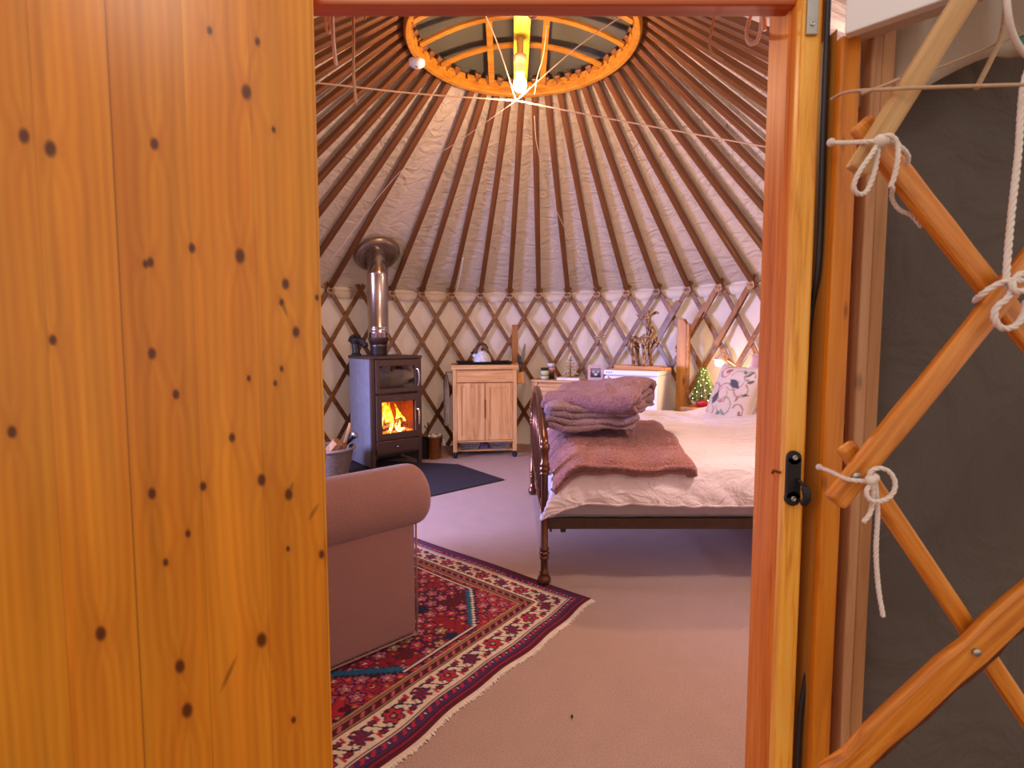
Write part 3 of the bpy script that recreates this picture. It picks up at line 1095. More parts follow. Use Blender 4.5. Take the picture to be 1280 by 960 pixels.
# cord ends hanging behind the door head
def hang(label, path, r, mat=None):
    P = [at(*p) for p in path]
    mb = MB()
    mb.tube(spline([p - P[0] for p in P], 8), r, 8)
    ob = obj('tie_cord', mb, mat or M['rope'], None, True)
    ob.location = P[0]
    return tag(ob, label, 'cord', 'tie cords hanging below the door head')
Yh = .97
hang('short white cord loop at the top left corner of the doorway', [(407, 5, Yh), (407, 22, Yh), (408, 36, Yh), (411, 41, Yh), (413, 35, Yh), (412, 20, Yh), (412, 5, Yh)], .0024)
hang('white cord end hanging straight beside the small loop, top left of the doorway', [(415, 5, Yh - .01), (416, 40, Yh - .01), (418, 65, Yh - .01), (420, 81, Yh - .01)], .0034)
hang('long beige cord end hanging below the left of the door head', [(441, 5, Yh), (442, 50, Yh), (442, 90, Yh), (445, 130, Yh)], .0027, M['hemp'])
hang('very short cord end peeking under the door head left of the crown', [(457, 4, Yh), (457, 16, Yh), (456, 24, Yh)], .0022, M['hemp'])
hang('beige cord crossed on itself hanging below the door head right of the crown', [(890, 4, Yh), (893, 18, Yh), (891, 30, Yh), (887, 50, Yh), (888, 62, Yh), (895, 70, Yh), (904, 75, Yh)], .0023, M['hemp'])
hang('thin cord bight beside the beige crossed cord below the door head', [(897, 4, Yh + .01), (895, 16, Yh + .01), (891, 28, Yh + .01)], .0022, M['hemp'])
hang('large white cord loop hanging at the top right of the doorway', [(943, 8, Yh), (937, 24, Yh), (933, 40, Yh), (935, 52, Yh), (941, 55, Yh), (948, 48, Yh), (951, 32, Yh), (952, 8, Yh)], .0032)
hang('short white cord end beside the large loop at the top right of the doorway', [(954, 6, Yh - .01), (955, 22, Yh - .01), (956, 38, Yh - .01)], .0036)
hang('small white cord loop showing under the door head beside the crown plank', [(661, 4, Yh), (660, 14, Yh), (664, 22, Yh), (670, 20, Yh), (674, 12, Yh), (675, 4, Yh)], .0032)
# ================================================================== rug
RC = Vector((.353, 2.244, 0))
ra = Vector((-.614, -.789, 0)).normalized()
rb = Vector((-ra.y, ra.x, 0)) * -1
if rb.x > 0:
    rb = -rb
RA, RB = 1.40, 2.0
rug = thing('rug', 'red and navy patterned oriental rug with a cream border and white fringe', 'rug', RC)
nu, nv = 330, 440
def rugp(u, v):
    p, q = u * RA, v * RB
    wv = .006 * math.sin(p * 9 + 1) + .004 * math.sin(p * 23)
    wq = .004 * math.sin(q * 8)
    P = ra * (p + wq * max(0, 1 - u * 6)) + rb * (q + wv * max(0, 1 - v * 8))
    return Vector((P.x, P.y, .009 + .0015 * math.sin(p * 17) * math.sin(q * 13)))
mb = MB()
mb.grid(nu, nv, rugp)
mb.grid(1, nv, lambda u, v: rugp(0, v) + Vector((0, 0, -.009 * u)))
mb.grid(nu, 1, lambda u, v: rugp(u, 0) + Vector((0, 0, -.009 * v)))
pile = recalc(obj('pile', mb, patterned('wool_pile', 1.0, 350, 0.5, 0, .05), rug))
P_ = np.tile(np.linspace(0, 1, nu + 1), nv + 1) * RA
Q_ = np.repeat(np.linspace(0, 1, nv + 1), nu + 1) * RB
CL = {k: np.array(lin(v)) for k, v in dict(red='#8e1526', dred='#5c0d1e', navy='#1c1a44', cream='#dcc6ae', teal='#1d5a7c', pink='#c06070', purple='#4a2250', rose='#b5283a', black='#1a0f1c', gold='#b58a5a').items()}
dE = np.minimum(np.minimum(P_, RA - P_), np.minimum(Q_, RB - Q_))
along = np.where(np.minimum(Q_, RB - Q_) < np.minimum(P_, RA - P_), P_, Q_)
C = np.tile(CL['red'], (len(P_), 1))
def put(mask, c):
    C[mask] = CL[c]
def hsh(a, b, s):
    return noise2(np.floor(a) + .0, np.floor(b) + .0, s)
# field: close all-over flower lattice
cell = .062
pi_, qi_ = np.floor(P_ / cell), np.floor(Q_ / cell)
fp, fq = (P_ / cell - pi_ - .5), (Q_ / cell - qi_ - .5)
h = hsh(pi_, qi_, 3)
rr_ = np.sqrt(fp ** 2 + fq ** 2) + .09 * np.cos(5 * np.arctan2(fq, fp) + h * 6)
put((fbm(P_ * 26, Q_ * 26, 40, 3) > .56), 'dred')
put((rr_ < .46) & (h > .2), 'navy')
put((rr_ < .36) & (h > .25) & (h < .5), 'rose')
put((rr_ < .34) & (h > .6), 'pink')
put((rr_ < .34) & (h > .5) & (h <= .6), 'gold')
put((rr_ < .16) & (h > .25), 'dred')
put((rr_ < .08) & (h > .25), 'cream')
put((np.abs(fp) + np.abs(fq) > .86) & (hsh(pi_, qi_, 8) > .3), 'gold')
line = np.abs(np.sin(P_ * 52 + 2 * np.sin(Q_ * 40))) < .13
put(line & (h < .5), 'navy')
qp, qq = np.round(P_ / .014) * .014, np.round(Q_ / .014) * .014
f1 = np.minimum(P_ - .265, Q_ - .265)
f2 = np.minimum(qp + qq - .745, qq - qp + .575) / 1.414
ff = np.minimum(f1, f2)
put((ff < 0) & (C[:, 0] == CL['red'][0]), 'rose')
put((ff > .02) & (C[:, 0] == CL['red'][0]) & (fbm(P_ * 9, Q_ * 9, 52, 3) > .46), 'dred')
put((ff > 0) & (ff < .022) & (f2 < f1), 'teal')
put((ff > -.008) & (ff <= 0), 'cream')
put((ff > -.016) & (ff <= -.008), 'navy')
put((ff > 0) & (ff < .004) & (f1 <= f2), 'navy')
# borders from the edge inwards
def band(a, b):
    return (dE >= a) & (dE < b)
put(band(0, .014), 'dred')
put(band(.012, .017), 'navy')
put(band(.017, .024), 'red')
put(band(.024, .028), 'black')
put(band(.028, .066), 'purple')
s1 = (along / .036) % 1.0
y1 = (dE - .052) / .014
put(band(.038, .066) & (np.abs(s1 - .5 + .25 * y1) < .17) & (np.abs(y1) < .7), 'rose')
put(band(.038, .066) & (np.abs(s1 - .02) < .07) & (np.abs(y1) < .45), 'cream')
put(band(.066, .071), 'cream')
put(band(.071, .076), 'navy')
put(band(.076, .178), 'cream')
m0, mw = .127, .051
per = .118
ki = np.floor(along / per)
s2 = (along / per - ki - .5) * per
y2 = dE - m0
odd = (ki % 2) == 0
ang = np.arctan2(y2, s2)
r2 = np.sqrt(s2 ** 2 + y2 ** 2)
bnd = band(.076, .178)
sv = (along / per * 2 * PI)
put(bnd & (np.abs(y2 - .032 * np.sin(sv * 1.0)) < .0045), 'navy')
put(bnd & (np.abs(y2 + .036 * np.cos(sv * 1.0)) < .004) , 'dred')
e1 = np.abs(np.abs(s2) - .053)
put(bnd & (e1 + np.abs(np.abs(y2) - .026) * .8 < .012), 'navy')
put(bnd & (e1 + np.abs(np.abs(y2) - .027) * .8 < .006), 'red')
pet = .027 + .006 * np.cos(ang * 6)
put(bnd & (r2 < pet + .007) & (odd | (np.sin(ang * 8) > -.2)), 'navy')
put(bnd & odd & (r2 < pet), 'rose')
put(bnd & ~odd & (r2 < pet), 'red')
put(bnd & ~odd & (r2 < pet) & ((np.abs(s2 % .012 - .006) < .0022) | (np.abs(y2 % .012 - .006) < .0022)), 'purple')
put(bnd & odd & (r2 < .014), 'navy')
put(bnd & odd & (r2 < .007), 'gold')
put(bnd & (np.abs(np.abs(s2) - .040) < .005) & (np.abs(y2 - np.sign(s2) * .03) < .012), 'rose')
put(band(.178, .183), 'navy')
put(band(.183, .188), 'gold')
put(band(.188, .214), 'dred')
s3 = (along / .04) % 1.0
y3 = (dE - .201) / .013
put(band(.188, .214) & (np.abs(s3 - .5 + .3 * y3) < .14) & (np.abs(y3) < .7), 'pink')
put(band(.188, .214) & (np.abs(s3 - .95 + .3 * y3) < .1) & (np.abs(y3) < .6), 'navy')
put(band(.214, .219), 'gold')
put(band(.219, .227), 'purple')
put(band(.227, .235), 'gold')
C *= (.86 + .28 * noise2(P_ / .006, Q_ / .006, 77))[:, None]
C *= (.9 + .2 * fbm(P_ * 4, Q_ * 4, 70, 3))[:, None]
paint(pile, np.clip(C, 0, 1))
mb = MB()
rr0 = random.Random(5)
for k in range(380):
    p = (k + .5) / 380
    b0_ = rugp(p, 0)
    o1 = -rb * (.014 + .012 * rr0.random()) + ra * (.004 * (rr0.random() - .5))
    w1 = ra * .0018
    mb.add([b0_ - w1 + Vector((0, 0, -.004)), b0_ + w1 + Vector((0, 0, -.004)), b0_ + w1 * .9 + o1 + Vector((0, 0, -.007)), b0_ - w1 * .9 + o1 + Vector((0, 0, -.007))], [(0, 1, 2, 3)])
fg = obj('fringe', mb, plain('fringe_cotton', '#d8c8ba', .95), rug, solid=.002)
fg['kind'] = 'stuff'
mb = MB()
mb.grid(160, 1, lambda u, v: rugp(u, 0) - rb * (.012 * v) + Vector((0, 0, -.003 - .004 * v)))
obj('selvedge', mb, plain('selvedge', '#c9b4a2', .95), rug, solid=.003)

# ================================================================== hearth mat
hc = Vector((-.061, 4.18, 0))
hu = Vector((-.77, -.64, 0)).normalized()
hv = Vector((hu.y, -hu.x, 0))
if hv.y < 0:
    hv = -hv
ST = Vector((-1.20, 4.47, 0))                  # front left foot of the stove
su_ = Vector((.377, .32, 0)).normalized()
sv_ = Vector((-su_.y, su_.x, 0))
mat_ = thing('hearth_mat', 'dark charcoal hearth mat lying pointed on the carpet before the stove', 'mat', hc)
mb = MB()
poly = [Vector((0, 0, 0)), hu * 1.0, hu * 1.0 + hv * 1.35, hu * .56 + hv * 1.35, hv * .66]
mb.add([p + Vector((0, 0, .002)) for p in poly] + [p + Vector((0, 0, .009)) for p in poly],
       [tuple(range(4, -1, -1)), tuple(range(5, 10))] + [(i, (i + 1) % 5, 5 + (i + 1) % 5, 5 + i) for i in range(5)])
recalc(obj('felt', mb, cloth('charcoal_felt', '#353036', .2, 160, .95, .4, 0.0), mat_, bevel=.002))

# ================================================================== wood stove
W_, D_, H_ = .492, .44, .985
stv = thing('wood_stove', 'tall dark brown wood stove with oven above a burning fire', 'stove', ST, math.atan2(su_.y, su_.x))
mb = MB()
mb.box((0, .02, .02), (.018, D_, H_ - .025))
obj('side_panel', mb, M['stoveside'], stv, bevel=.004)['label'] = 'smooth grey side'
mb = MB()
mb.box((W_ - .018, .02, .02), (W_, D_, H_ - .025))
obj('side_panel', mb, M['stoveside'], stv, bevel=.004)
mb = MB()
mb.box((-.008, -.006, H_ - .025), (W_ + .008, D_ + .004, H_))
obj('top_plate', mb, M['stove'], stv, bevel=.004)
mb = MB()
mb.box((.018, D_ - .02, .02), (W_ - .018, D_, H_ - .025))
obj('back_panel', mb, M['soot'], stv)
mb = MB()
mb.box((0, 0, 0), (.036, .03, H_ - .025))
mb.box((W_ - .036, 0, 0), (W_, .03, H_ - .025))
mb.box((.018, .030, .25), (.088, .036, .655))
mb.box((W_ - .072, .030, .25), (W_ - .018, .036, .655))
mb.box((.036, .004, .655), (W_ - .036, .03, .662))
mb.box((.036, .004, .118), (W_ - .036, .03, .135))
mb.box((0, D_ - .03, 0), (.03, D_, .05))
mb.box((W_ - .03, D_ - .03, 0), (W_, D_, .05))
obj('front_frame', mb, M['stove'], stv, bevel=.003)
for za, zb_ in ((.10, .118), (.245, .262), (.635, .655)):
    mb = MB()
    mb.box((.018, .03, za), (W_ - .018, D_ - .02, zb_))
    obj('shelf_plate', mb, M['soot'], stv)
mb = MB()
mb.box((.018, .30, .262), (W_ - .018, .33, .635))
mb.box((.018, .03, .262), (.05, .30, .635))
mb.box((W_ - .05, .03, .262), (W_ - .018, .30, .635))
obj('firebrick_lining', mb, plain('hot_firebrick', '#8a4a2c', .9, 0, .25, 40, .5), stv)
mb = MB()
mb.box((.018, .30, .655), (W_ - .018, .33, H_ - .03))
mb.box((.018, .03, .655), (.03, .30, H_ - .03))
obj('oven_lining', mb, plain('oven_lining', '#6a5240', .5, .4, .3, 12), stv)
mb = MB()
mb.box((.28, .18, .71), (.36, .29, .93))
mb.box((.05, .10, .69), (.44, .29, .702))
obj('oven_rack', mb, plain('oven_brick', '#8a5a34', .6, .1, .2, 20), stv, bevel=.003)
mb = MB()
rq = random.Random(9)
for k in range(26):
    mb.ball((.075 + .22 * rq.random(), .07 + .05 * rq.random(), .708 + .012 * rq.random()), .012 + .008 * rq.random(), 5, (1.5, 1, .6))
fo_ = obj('foil', mb, M['chrome'], stv)
fo_['label'] = 'crumpled shiny foil inside the oven'
fo_['kind'] = 'stuff'
mb = MB()
mb.frame(.04, W_ - .04, .665, .955, .075, W_ - .075, .705, .90, -.018, .004)
od = obj('oven_door', mb, M['stove'], stv, bevel=.004)
mb = MB()
mb.box((.07, -.008, .70), (W_ - .07, -.004, .905))
obj('pane', mb, glass('oven_glass', '#b09a88', .10), od)
def handle(z0, z1, par):
    mb = MB()
    x = W_ - .052
    mb.tube(spline([(x - .008, -.01, z1 + .004), (x + .004, -.03, z1), (x + .008, -.035, (z0 + z1) / 2), (x + .006, -.03, z0), (x + .004, -.024, z0 - .012)], 6), .007, 8)
    obj('handle', mb, M['chrome'], par, True)['label'] = 'curved chrome handle'
handle(.73, .86, od)
mb = MB()
mb.frame(.04, W_ - .04, .252, .648, .094, .420, .312, .585, -.018, .004)
fd = obj('fire_door', mb, M['stove'], stv, bevel=.004)
mb = MB()
mb.box((.085, -.006, .305), (.43, -.003, .592))
obj('pane', mb, glass('fire_glass', '#ffffff', .04), fd)
handle(.37, .50, fd)
for dx in (-.018, .018):
    mb = MB()
    mb.lathe([(.006, 0), (.006, .003), (.003, .006), (1e-4, .0065)], (.245 + dx, -.018, .61), 12, Matrix.Rotation(PI / 2, 3, 'X'))
    obj('rivet', mb, M['chrome'], fd, True)
mb = MB()
mb.box((.04, -.016, .138), (W_ - .04, .02, .242))
ad = obj('ash_drawer', mb, M['stove'], stv, bevel=.004)
mb = MB()
mb.lathe([(.006, 0), (.006, .014), (.013, .018), (.013, .026), (.005, .03), (1e-4, .031)], (.225, -.016, .19), 14, Matrix.Rotation(PI / 2, 3, 'X'))
obj('knob', mb, M['chrome'], ad, True)

# fire inside the stove
MS = stv
SM = Matrix.Translation(ST) @ Matrix.Rotation(math.atan2(su_.y, su_.x), 4, 'Z')
def stw(p):
    return SM @ Vector(p)
fire = thing('log_fire', 'bright orange flames licking over glowing logs behind the stove glass', 'fire', stw((.25, .15, .263)), math.atan2(su_.y, su_.x))
fl_, nt, b = newmat('flame')
tc = coords(nt, 'Object')
sx = nt.nodes.new('ShaderNodeSeparateXYZ')
nt.links.new(tc, sx.inputs[0])
nz = noise_node(nt, 26, 3, vec=tc, dist=1.5)
ad_ = nt.nodes.new('ShaderNodeMath')
ad_.operation = 'MULTIPLY_ADD'
ad_.inputs[1].default_value = 1.3
nt.links.new(sx.outputs['Z'], ad_.inputs[0])
nt.links.new(nz.outputs['Fac'], ad_.inputs[2])
colr = ramp(nt, ad_.outputs[0], [(0.42, '#fff0a0'), (0.66, '#ffb428'), (0.86, '#ff5a08'), (1.0, '#c02000')])
nt.links.new(colr, b.inputs['Emission Color'])
b.inputs['Emission Strength'].default_value = 6.0
b.inputs['Base Color'].default_value = (0, 0, 0, 1)
emb, nt, b = newmat('embers')
nz = noise_node(nt, 45, 4, vec=coords(nt))
nt.links.new(ramp(nt, nz.outputs['Fac'], [(0.35, '#120302'), (0.48, '#c62a04'), (0.62, '#ff9a20'), (0.75, '#ffe080')]), b.inputs['Emission Color'])
b.inputs['Emission Strength'].default_value = 2.6
b.inputs['Base Color'].default_value = (.02, .01, .01, 1)
mb = MB()
mb.grid(24, 16, lambda u, v: Vector((-.19 + .38 * u, -.10 + .24 * v, .012 + .06 * n1(u * 9, v * 7, 4) + .02 * v)))
obj('ember_bed', mb, emb, fire, True)
rq = random.Random(21)
for (x, y, lean, hh, wd_) in ((-.10, -.02, .25, .27, .05), (-.055, .03, -.15, .30, .055), (-.02, -.04, .2, .22, .04), (.05, .0, -.45, .30, .045), (.085, -.02, -.2, .16, .04),
                              (.12, -.03, .1, .13, .045), (-.155, .02, .2, .15, .05), (-.08, .08, .3, .31, .09), (.035, .08, -.3, .31, .08), (.12, .08, -.2, .24, .06), (-.15, -.05, .3, .08, .035), (.075, -.06, -.3, .11, .035), (-.12, .06, .1, .20, .05), (.0, .06, .0, .30, .07), (.03, -.06, .3, .09, .03), (.14, .03, -.2, .17, .04)):
    mb = MB()
    pts, rs = [], []
    for i in range(9):
        t = i / 8
        pts.append(Vector((x + lean * hh * t * .5 + .014 * math.sin(5 * t + x * 40), y + .01 * math.sin(4 * t + y * 30), .03 + hh * t)))
        rs.append(max(.0015, wd_ * .5 * math.sin(PI * min(1, (t * .85 + .15))) ** .8 * (1 - .55 * t)))
    mb.tube(pts, rs, 8, flat=.45)
    obj('flame', mb, fl_, fire, True)
lg, nt, b = newmat('burning_log')
nz = noise_node(nt, 60, 5, vec=coords(nt))
nt.links.new(ramp(nt, nz.outputs['Fac'], [(0.5, '#000000'), (0.6, '#d03405'), (0.72, '#ffae40')]), b.inputs['Emission Color'])
b.inputs['Emission Strength'].default_value = 1.8
b.inputs['Base Color'].default_value = rgba('#2a1208')
for (p0, p1, r_) in (((-.15, -.03, .055), (.13, .02, .05), .036), ((-.10, .06, .07), (.15, -.05, .09), .032), ((.02, .07, .06), (.10, -.04, .13), .03)):
    mb = MB()
    mb.tube(spline([p0, (Vector(p0) + Vector(p1)) / 2 + Vector((0, 0, .008)), p1], 5), r_, 9)
    obj('log', mb, lg, fire, True)

# flue
fx, fy = .225, .30
fp_ = stw((fx, fy, H_ + .001))
top_z = 1.93
fu = thing('flue_pipe', 'shiny stainless steel flue pipe rising from the stove top to the roof', 'flue pipe', fp_)
mb = MB()
mb.lathe([(.074, 0), (.076, .004), (.076, .075), (.079, .08), (.079, .095), (.074, .10)], n=32)
obj('collar', mb, M['fluedark'], fu, True)['label'] = 'dull grey starter collar'
mb = MB()
mb.lathe([(.078, .10), (.095, .15), (.096, .155), (.090, .156)], n=32)
obj('reducer', mb, M['stove'], fu, True)
mb = MB()
ht = top_z - fp_.z
mb.lathe([(.089, .155), (.092, .16), (.092, .20), (.094, .203), (.094, .212), (.092, .215), (.092, .245), (.094, .248), (.094, .256), (.092, .26), (.092, ht - .22), (.0945, ht - .215), (.0945, ht - .195), (.092, ht - .19), (.092, ht + .2)], n=40)
obj('pipe', mb, M['flue'], fu, True)
th_ = math.atan2(fp_.x - WC.x, fp_.y - WC.y)
rr_f = math.hypot(fp_.x - WC.x, fp_.y - WC.y)
s_f = (WR - rr_f) / (WR - CR)
fc = roofp(th_, s_f, 0.0)
fc.x, fc.y = fp_.x, fp_.y
slope = math.atan2(RING - EAVE, WR - CR)
Mt = Matrix.Rotation(-th_, 3, 'Z') @ Matrix.Rotation(-slope, 3, 'X')
fla = thing('flue_flashing', 'round metal collar ring where the flue passes the roof canvas', 'flashing', fc - Vector((0, 0, .0)))
mb = MB()
mb.lathe([(.135, -.03), (.15, -.045), (.185, -.04), (.205, -.02), (.21, .0), (.20, .012), (.14, .012), (.13, -.005)], n=48, M=Mt)
obj('ring', mb, plain('brown_flashing', '#8d7a66', .35, .7, .15, 12), fla, True)
mb = MB()
mb.lathe([(.095, -.012), (.137, -.012), (.137, -.004), (.095, -.004)], n=40, M=Mt)
obj('seal', mb, M['soot'], fla, True)

# horse-head figurine on the stove
fg_ = stw((.036, .36, H_ + .001))
HSC = .78
hh_ = thing('horse_figurine', 'black carved horse-head figurine with a cropped mane on the stove top', 'figurine', fg_)
mb = MB()
mb.lathe([(.058, 0), (.060, .006), (.050, .02), (.040, .03)], n=20)
mb.tube(spline([(0, 0, .02), (-.004, 0, .08), (-.012, 0, .13), (-.010, 0, .165), (.012, 0, .185)], 6), [.044 - .006 * i / 24 + .022 * max(0, (i - 12) / 12) for i in range(25)], 14)
mb.ball((-.012, 0, .168), .062, 10, (1.0, .72, .9))
mb.tube(spline([(.0, 0, .175), (.045, 0, .165), (.085, 0, .135), (.115, 0, .112)], 6), [.054 - .026 * i / 18 + (.008 if i > 15 else 0) for i in range(19)], 14, flat=.8)
mb.ball((.108, 0, .118), .034, 8, (1.0, .8, 1))
mb.v = [v * HSC for v in mb.v]
obj('head', mb, plain('black_resin', '#1b1716', .45, 0, .2, 60), hh_, True)
mb = MB()
for k in range(9):
    a = PI * (.28 + .72 * k / 8)
    c = Vector((-.012 + .06 * math.cos(a), 0, .168 + .056 * math.sin(a)))
    dr = Vector((math.cos(a), 0, math.sin(a)))
    mb.tube([c - dr * .012, c + dr * .008, c + dr * .022], [.016, .014, .004], 7)
mb.v = [v * HSC for v in mb.v]
obj('mane', mb, plain('black_mane', '#161312', .6), hh_, True)
mb = MB()
for sy in (-1, 1):
    mb.tube([(.03, sy * .026, .20), (.036, sy * .03, .222), (.044, sy * .03, .238)], [.012, .010, .002], 8)
mb.v = [v * HSC for v in mb.v]
obj('ear', mb, plain('black_ears', '#1b1716', .5), hh_, True)

# log basket left of the stove
bk = thing('log_basket', 'grey-brown tapered basket of firewood standing left of the stove', 'basket', (-1.455, 4.16, 0))
mb = MB()
prof = [(.12, 0), (.13, .01)]
for k in range(18):
    z = .012 + .248 * k / 17
    prof.append((.132 + .05 * k / 17 + (.004 if k % 2 else -.002), z))
prof += [(.19, .262), (.19, .275), (.176, .275), (.172, .25), (.12, .02), (1e-4, .02)]
mb.lathe(prof, n=40)
obj('wall', mb, plain('grey_wicker', '#6a5a50', .85, 0, .3, 60, .5), bk, True)
mb = MB()
mb.tube([(.19 * math.cos(a), .19 * math.sin(a), .27) for a in [2 * PI * k / 32 for k in range(33)]], .011, 8)
obj('rim', mb, plain('grey_rim', '#8a7a70', .6), bk, True)
lgm = wood('split_log', '#7a4c28', '#a87444', '#c09060', 'Z', 2, .8)
nm = ['split log leaning tall at the back of the firewood basket', 'short pale log lying in the firewood basket', 'knobbly log lying across the firewood basket']
for i, (a, b_, r_) in enumerate((((.03, .02, .05), (.155, .06, .46), .016), ((-.06, -.04, .17), (.09, -.06, .33), .045), ((.0, -.09, .12), (.10, .02, .30), .04))):
    mb = MB()
    a, b_ = Vector(a), Vector(b_)
    mb.tube([Vector((0, 0, 0)), (b_ - a) * .5 + Vector((.004, .003, 0)), b_ - a], r_, 7)
    o = obj('log', mb, lgm)
    o.location = bk.location + a
    tag(o, nm[i], 'log', 'firewood in the basket')
nb = thing('torch', 'black torch lying tilted in the firewood basket', 'torch', bk.location + Vector((.075, .07, .27)))
Mn = Matrix.Rotation(rad(48), 4, 'Y')
mb = MB()
mb.lathe([(.022, 0), (.024, .004), (.024, .11), (.03, .125), (.03, .15), (.026, .152), (1e-4, .150)], n=18, M=Mn.to_3x3())
obj('barrel', mb, M['black'], nb, True)
mb = MB()
mb.lathe([(.031, .135), (.032, .14), (.032, .15), (.031, .153)], n=18, M=Mn.to_3x3())
obj('lens_ring', mb, M['steel'], nb, True)

# ash bucket right of the stove
ab = gr(541, 575)
bu = thing('ash_bucket', 'brass-coloured metal bucket with crumpled paper right of the stove', 'bucket', (ab.x - .002, ab.y + .08, 0))
mb = MB()
mb.lathe([(.062, 0), (.064, .004), (.083, .205), (.088, .208), (.088, .215), (.080, .213), (.06, .012), (1e-4, .012)], n=32)
obj('bucket', mb, plain('worn_brass', '#a8784a', .25, 1.0, .2, 10), bu, True)
mb = MB()
mb.tube(spline([(.084, 0, .19), (.10, -.01, .165), (.104, -.02, .12)], 6), .004, 6)
mb.lathe([(.004, 0), (.012, .004), (.012, .01)], (.082, 0, .185), 10)
obj('bail', mb, M['steel'], bu, True)
mb = MB()
rq = random.Random(12)
for k in range(14):
    a, q = rq.random() * 6.28, .06 * math.sqrt(rq.random())
    mb.ball((q * math.cos(a), q * math.sin(a), .205 + .014 * rq.random()), .016, 5, (1, .8, .7))
o = obj('crumpled_paper', mb, M['white'], bu)
o['kind'] = 'stuff'
o['label'] = 'crumpled white paper'
hd = thing('coal_hod', 'slim black metal holder standing between stove and brass bucket', 'holder', (ab.x - .085, ab.y + .07, 0))
mb = MB()
mb.box((-.035, -.045, 0), (.03, .05, .012))
mb.frame(-.035, .03, 0.01, .20, -.028, .023, .02, .195, -.045, -.04)
mb.box((-.035, -.045, .01), (-.030, .05, .20))
mb.box((.025, -.045, .01), (.03, .05, .20))
mb.box((-.035, .045, .01), (.03, .05, .20))
mb.box((-.028, -.043, .02), (.023, -.041, .195))
obj('box', mb, M['black'], hd, bevel=.003)
pk = thing('poker', 'black iron poker with a hooked top standing behind the brass bucket', 'poker', (ab.x - .055, ab.y + .085, .012))
mb = MB()
mb.tube(spline([(0, 0, 0), (0, 0, .15), (.0, 0, .33)], 6), .006, 8)
mb.tube(spline([(-.035, 0, .30), (-.02, 0, .275), (0, 0, .28), (.004, 0, .30)], 6), .005, 8)
obj('shaft', mb, M['black'], pk, True)
# ================================================================== kitchen cabinet on castors
M['oak'] = wood('pale_oak', '#a9733f', '#cf9a60', '#deb078', 'Z', 1.2, .45, .1)
M['oakx'] = wood('pale_oak_across', '#a9733f', '#cf9a60', '#deb078', 'X', 1.2, .45, .1)
CF = Vector((-.555, 4.93, 0))
CYAW = rad(7)
CM = Matrix.Translation(CF) @ Matrix.Rotation(CYAW, 4, 'Z')
cw, cd = .605, .40
cab = thing('kitchen_cabinet', 'pale oak two-door kitchen cabinet on castors between stove and drawer chest', 'cabinet', CF, CYAW)
mb = MB(); mb.box((-.014, -.016, .845), (cw + .014, cd + .01, .888)); obj('worktop', mb, M['oakx'], cab, bevel=.004)
lw = .036
for (x, y) in ((0, 0), (cw - lw, 0), (0, cd - lw), (cw - lw, cd - lw)):
    mb = MB(); mb.box((x, y, .06), (x + lw, y + lw, .845)); lg_ = obj('leg', mb, M['oak'], cab, bevel=.002)
    cx, cy = x + lw / 2, y + lw / 2
    mb = MB()
    Mw = Matrix.Rotation(PI / 2, 3, 'Y')
    mb.lathe([(1e-4, -.014), (.024, -.014), (.027, -.008), (.027, .008), (.024, .014), (1e-4, .014)], (cx, cy - .006, .0275), 18, Matrix.Rotation(rad(40), 3, 'Z') @ Mw)
    mb.box((cx - .014, cy - .012, .03), (cx - .011, cy + .012, .056)); mb.box((cx + .011, cy - .012, .03), (cx + .014, cy + .012, .056)); mb.box((cx - .014, cy - .014, .052), (cx + .014, cy + .014, .06))
    obj('castor', mb, M['black'], lg_)
mb = MB(); mb.box((lw, .004, .722), (cw - lw, .022, .838)); dr = obj('drawer', mb, M['oakx'], cab, bevel=.003)
mb = MB(); mb.box((lw + .02, -.001, .72), (cw - lw - .02, .006, .726)); obj('finger_groove', mb, M['redwood'], dr)
for i in range(2):
    x0 = lw + .002 + i * (cw / 2 - lw)
    x1 = x0 + cw / 2 - lw - .005
    mb = MB(); mb.frame(x0, x1, .172, .716, x0 + .042, x1 - .042, .214, .674, .002, .022); dd = obj('door', mb, M['oak'], cab, bevel=.002)
    mb = MB(); mb.box((x0 + .038, .009, .21), (x1 - .038, .018, .678)); obj('panel', mb, M['oak'], dd)
    xe = x1 - .006 if i == 0 else x0 + .001
    mb = MB(); mb.box((xe, -.002, .38), (xe + .006, .003, .56)); obj('handle', mb, M['batten'], dd, bevel=.001)
mb = MB(); mb.box((.004, lw, .165), (.018, cd - lw, .84)); obj('side_panel', mb, M['oak'], cab)
mb = MB(); mb.box((cw - .018, lw, .165), (cw - .004, cd - lw, .84)); obj('side_panel', mb, M['oak'], cab)
mb = MB(); mb.box((lw, cd - .02, .165), (cw - lw, cd - .008, .84)); obj('back_panel', mb, M['oak'], cab)
mb = MB(); mb.box((.01, .01, .150), (cw - .01, cd - .01, .168)); obj('bottom_board', mb, M['oakx'], cab, bevel=.002)
mb = MB()
for k in range(9):
    mb.box((lw, .03 + k * .042, .062), (cw - lw, .05 + k * .042, .068))
mb.box((0.008, .02, .060), (.028, cd - .02, .070)); mb.box((cw - .028, .02, .060), (cw - .008, cd - .02, .070))
obj('slatted_shelf', mb, M['oakx'], cab)
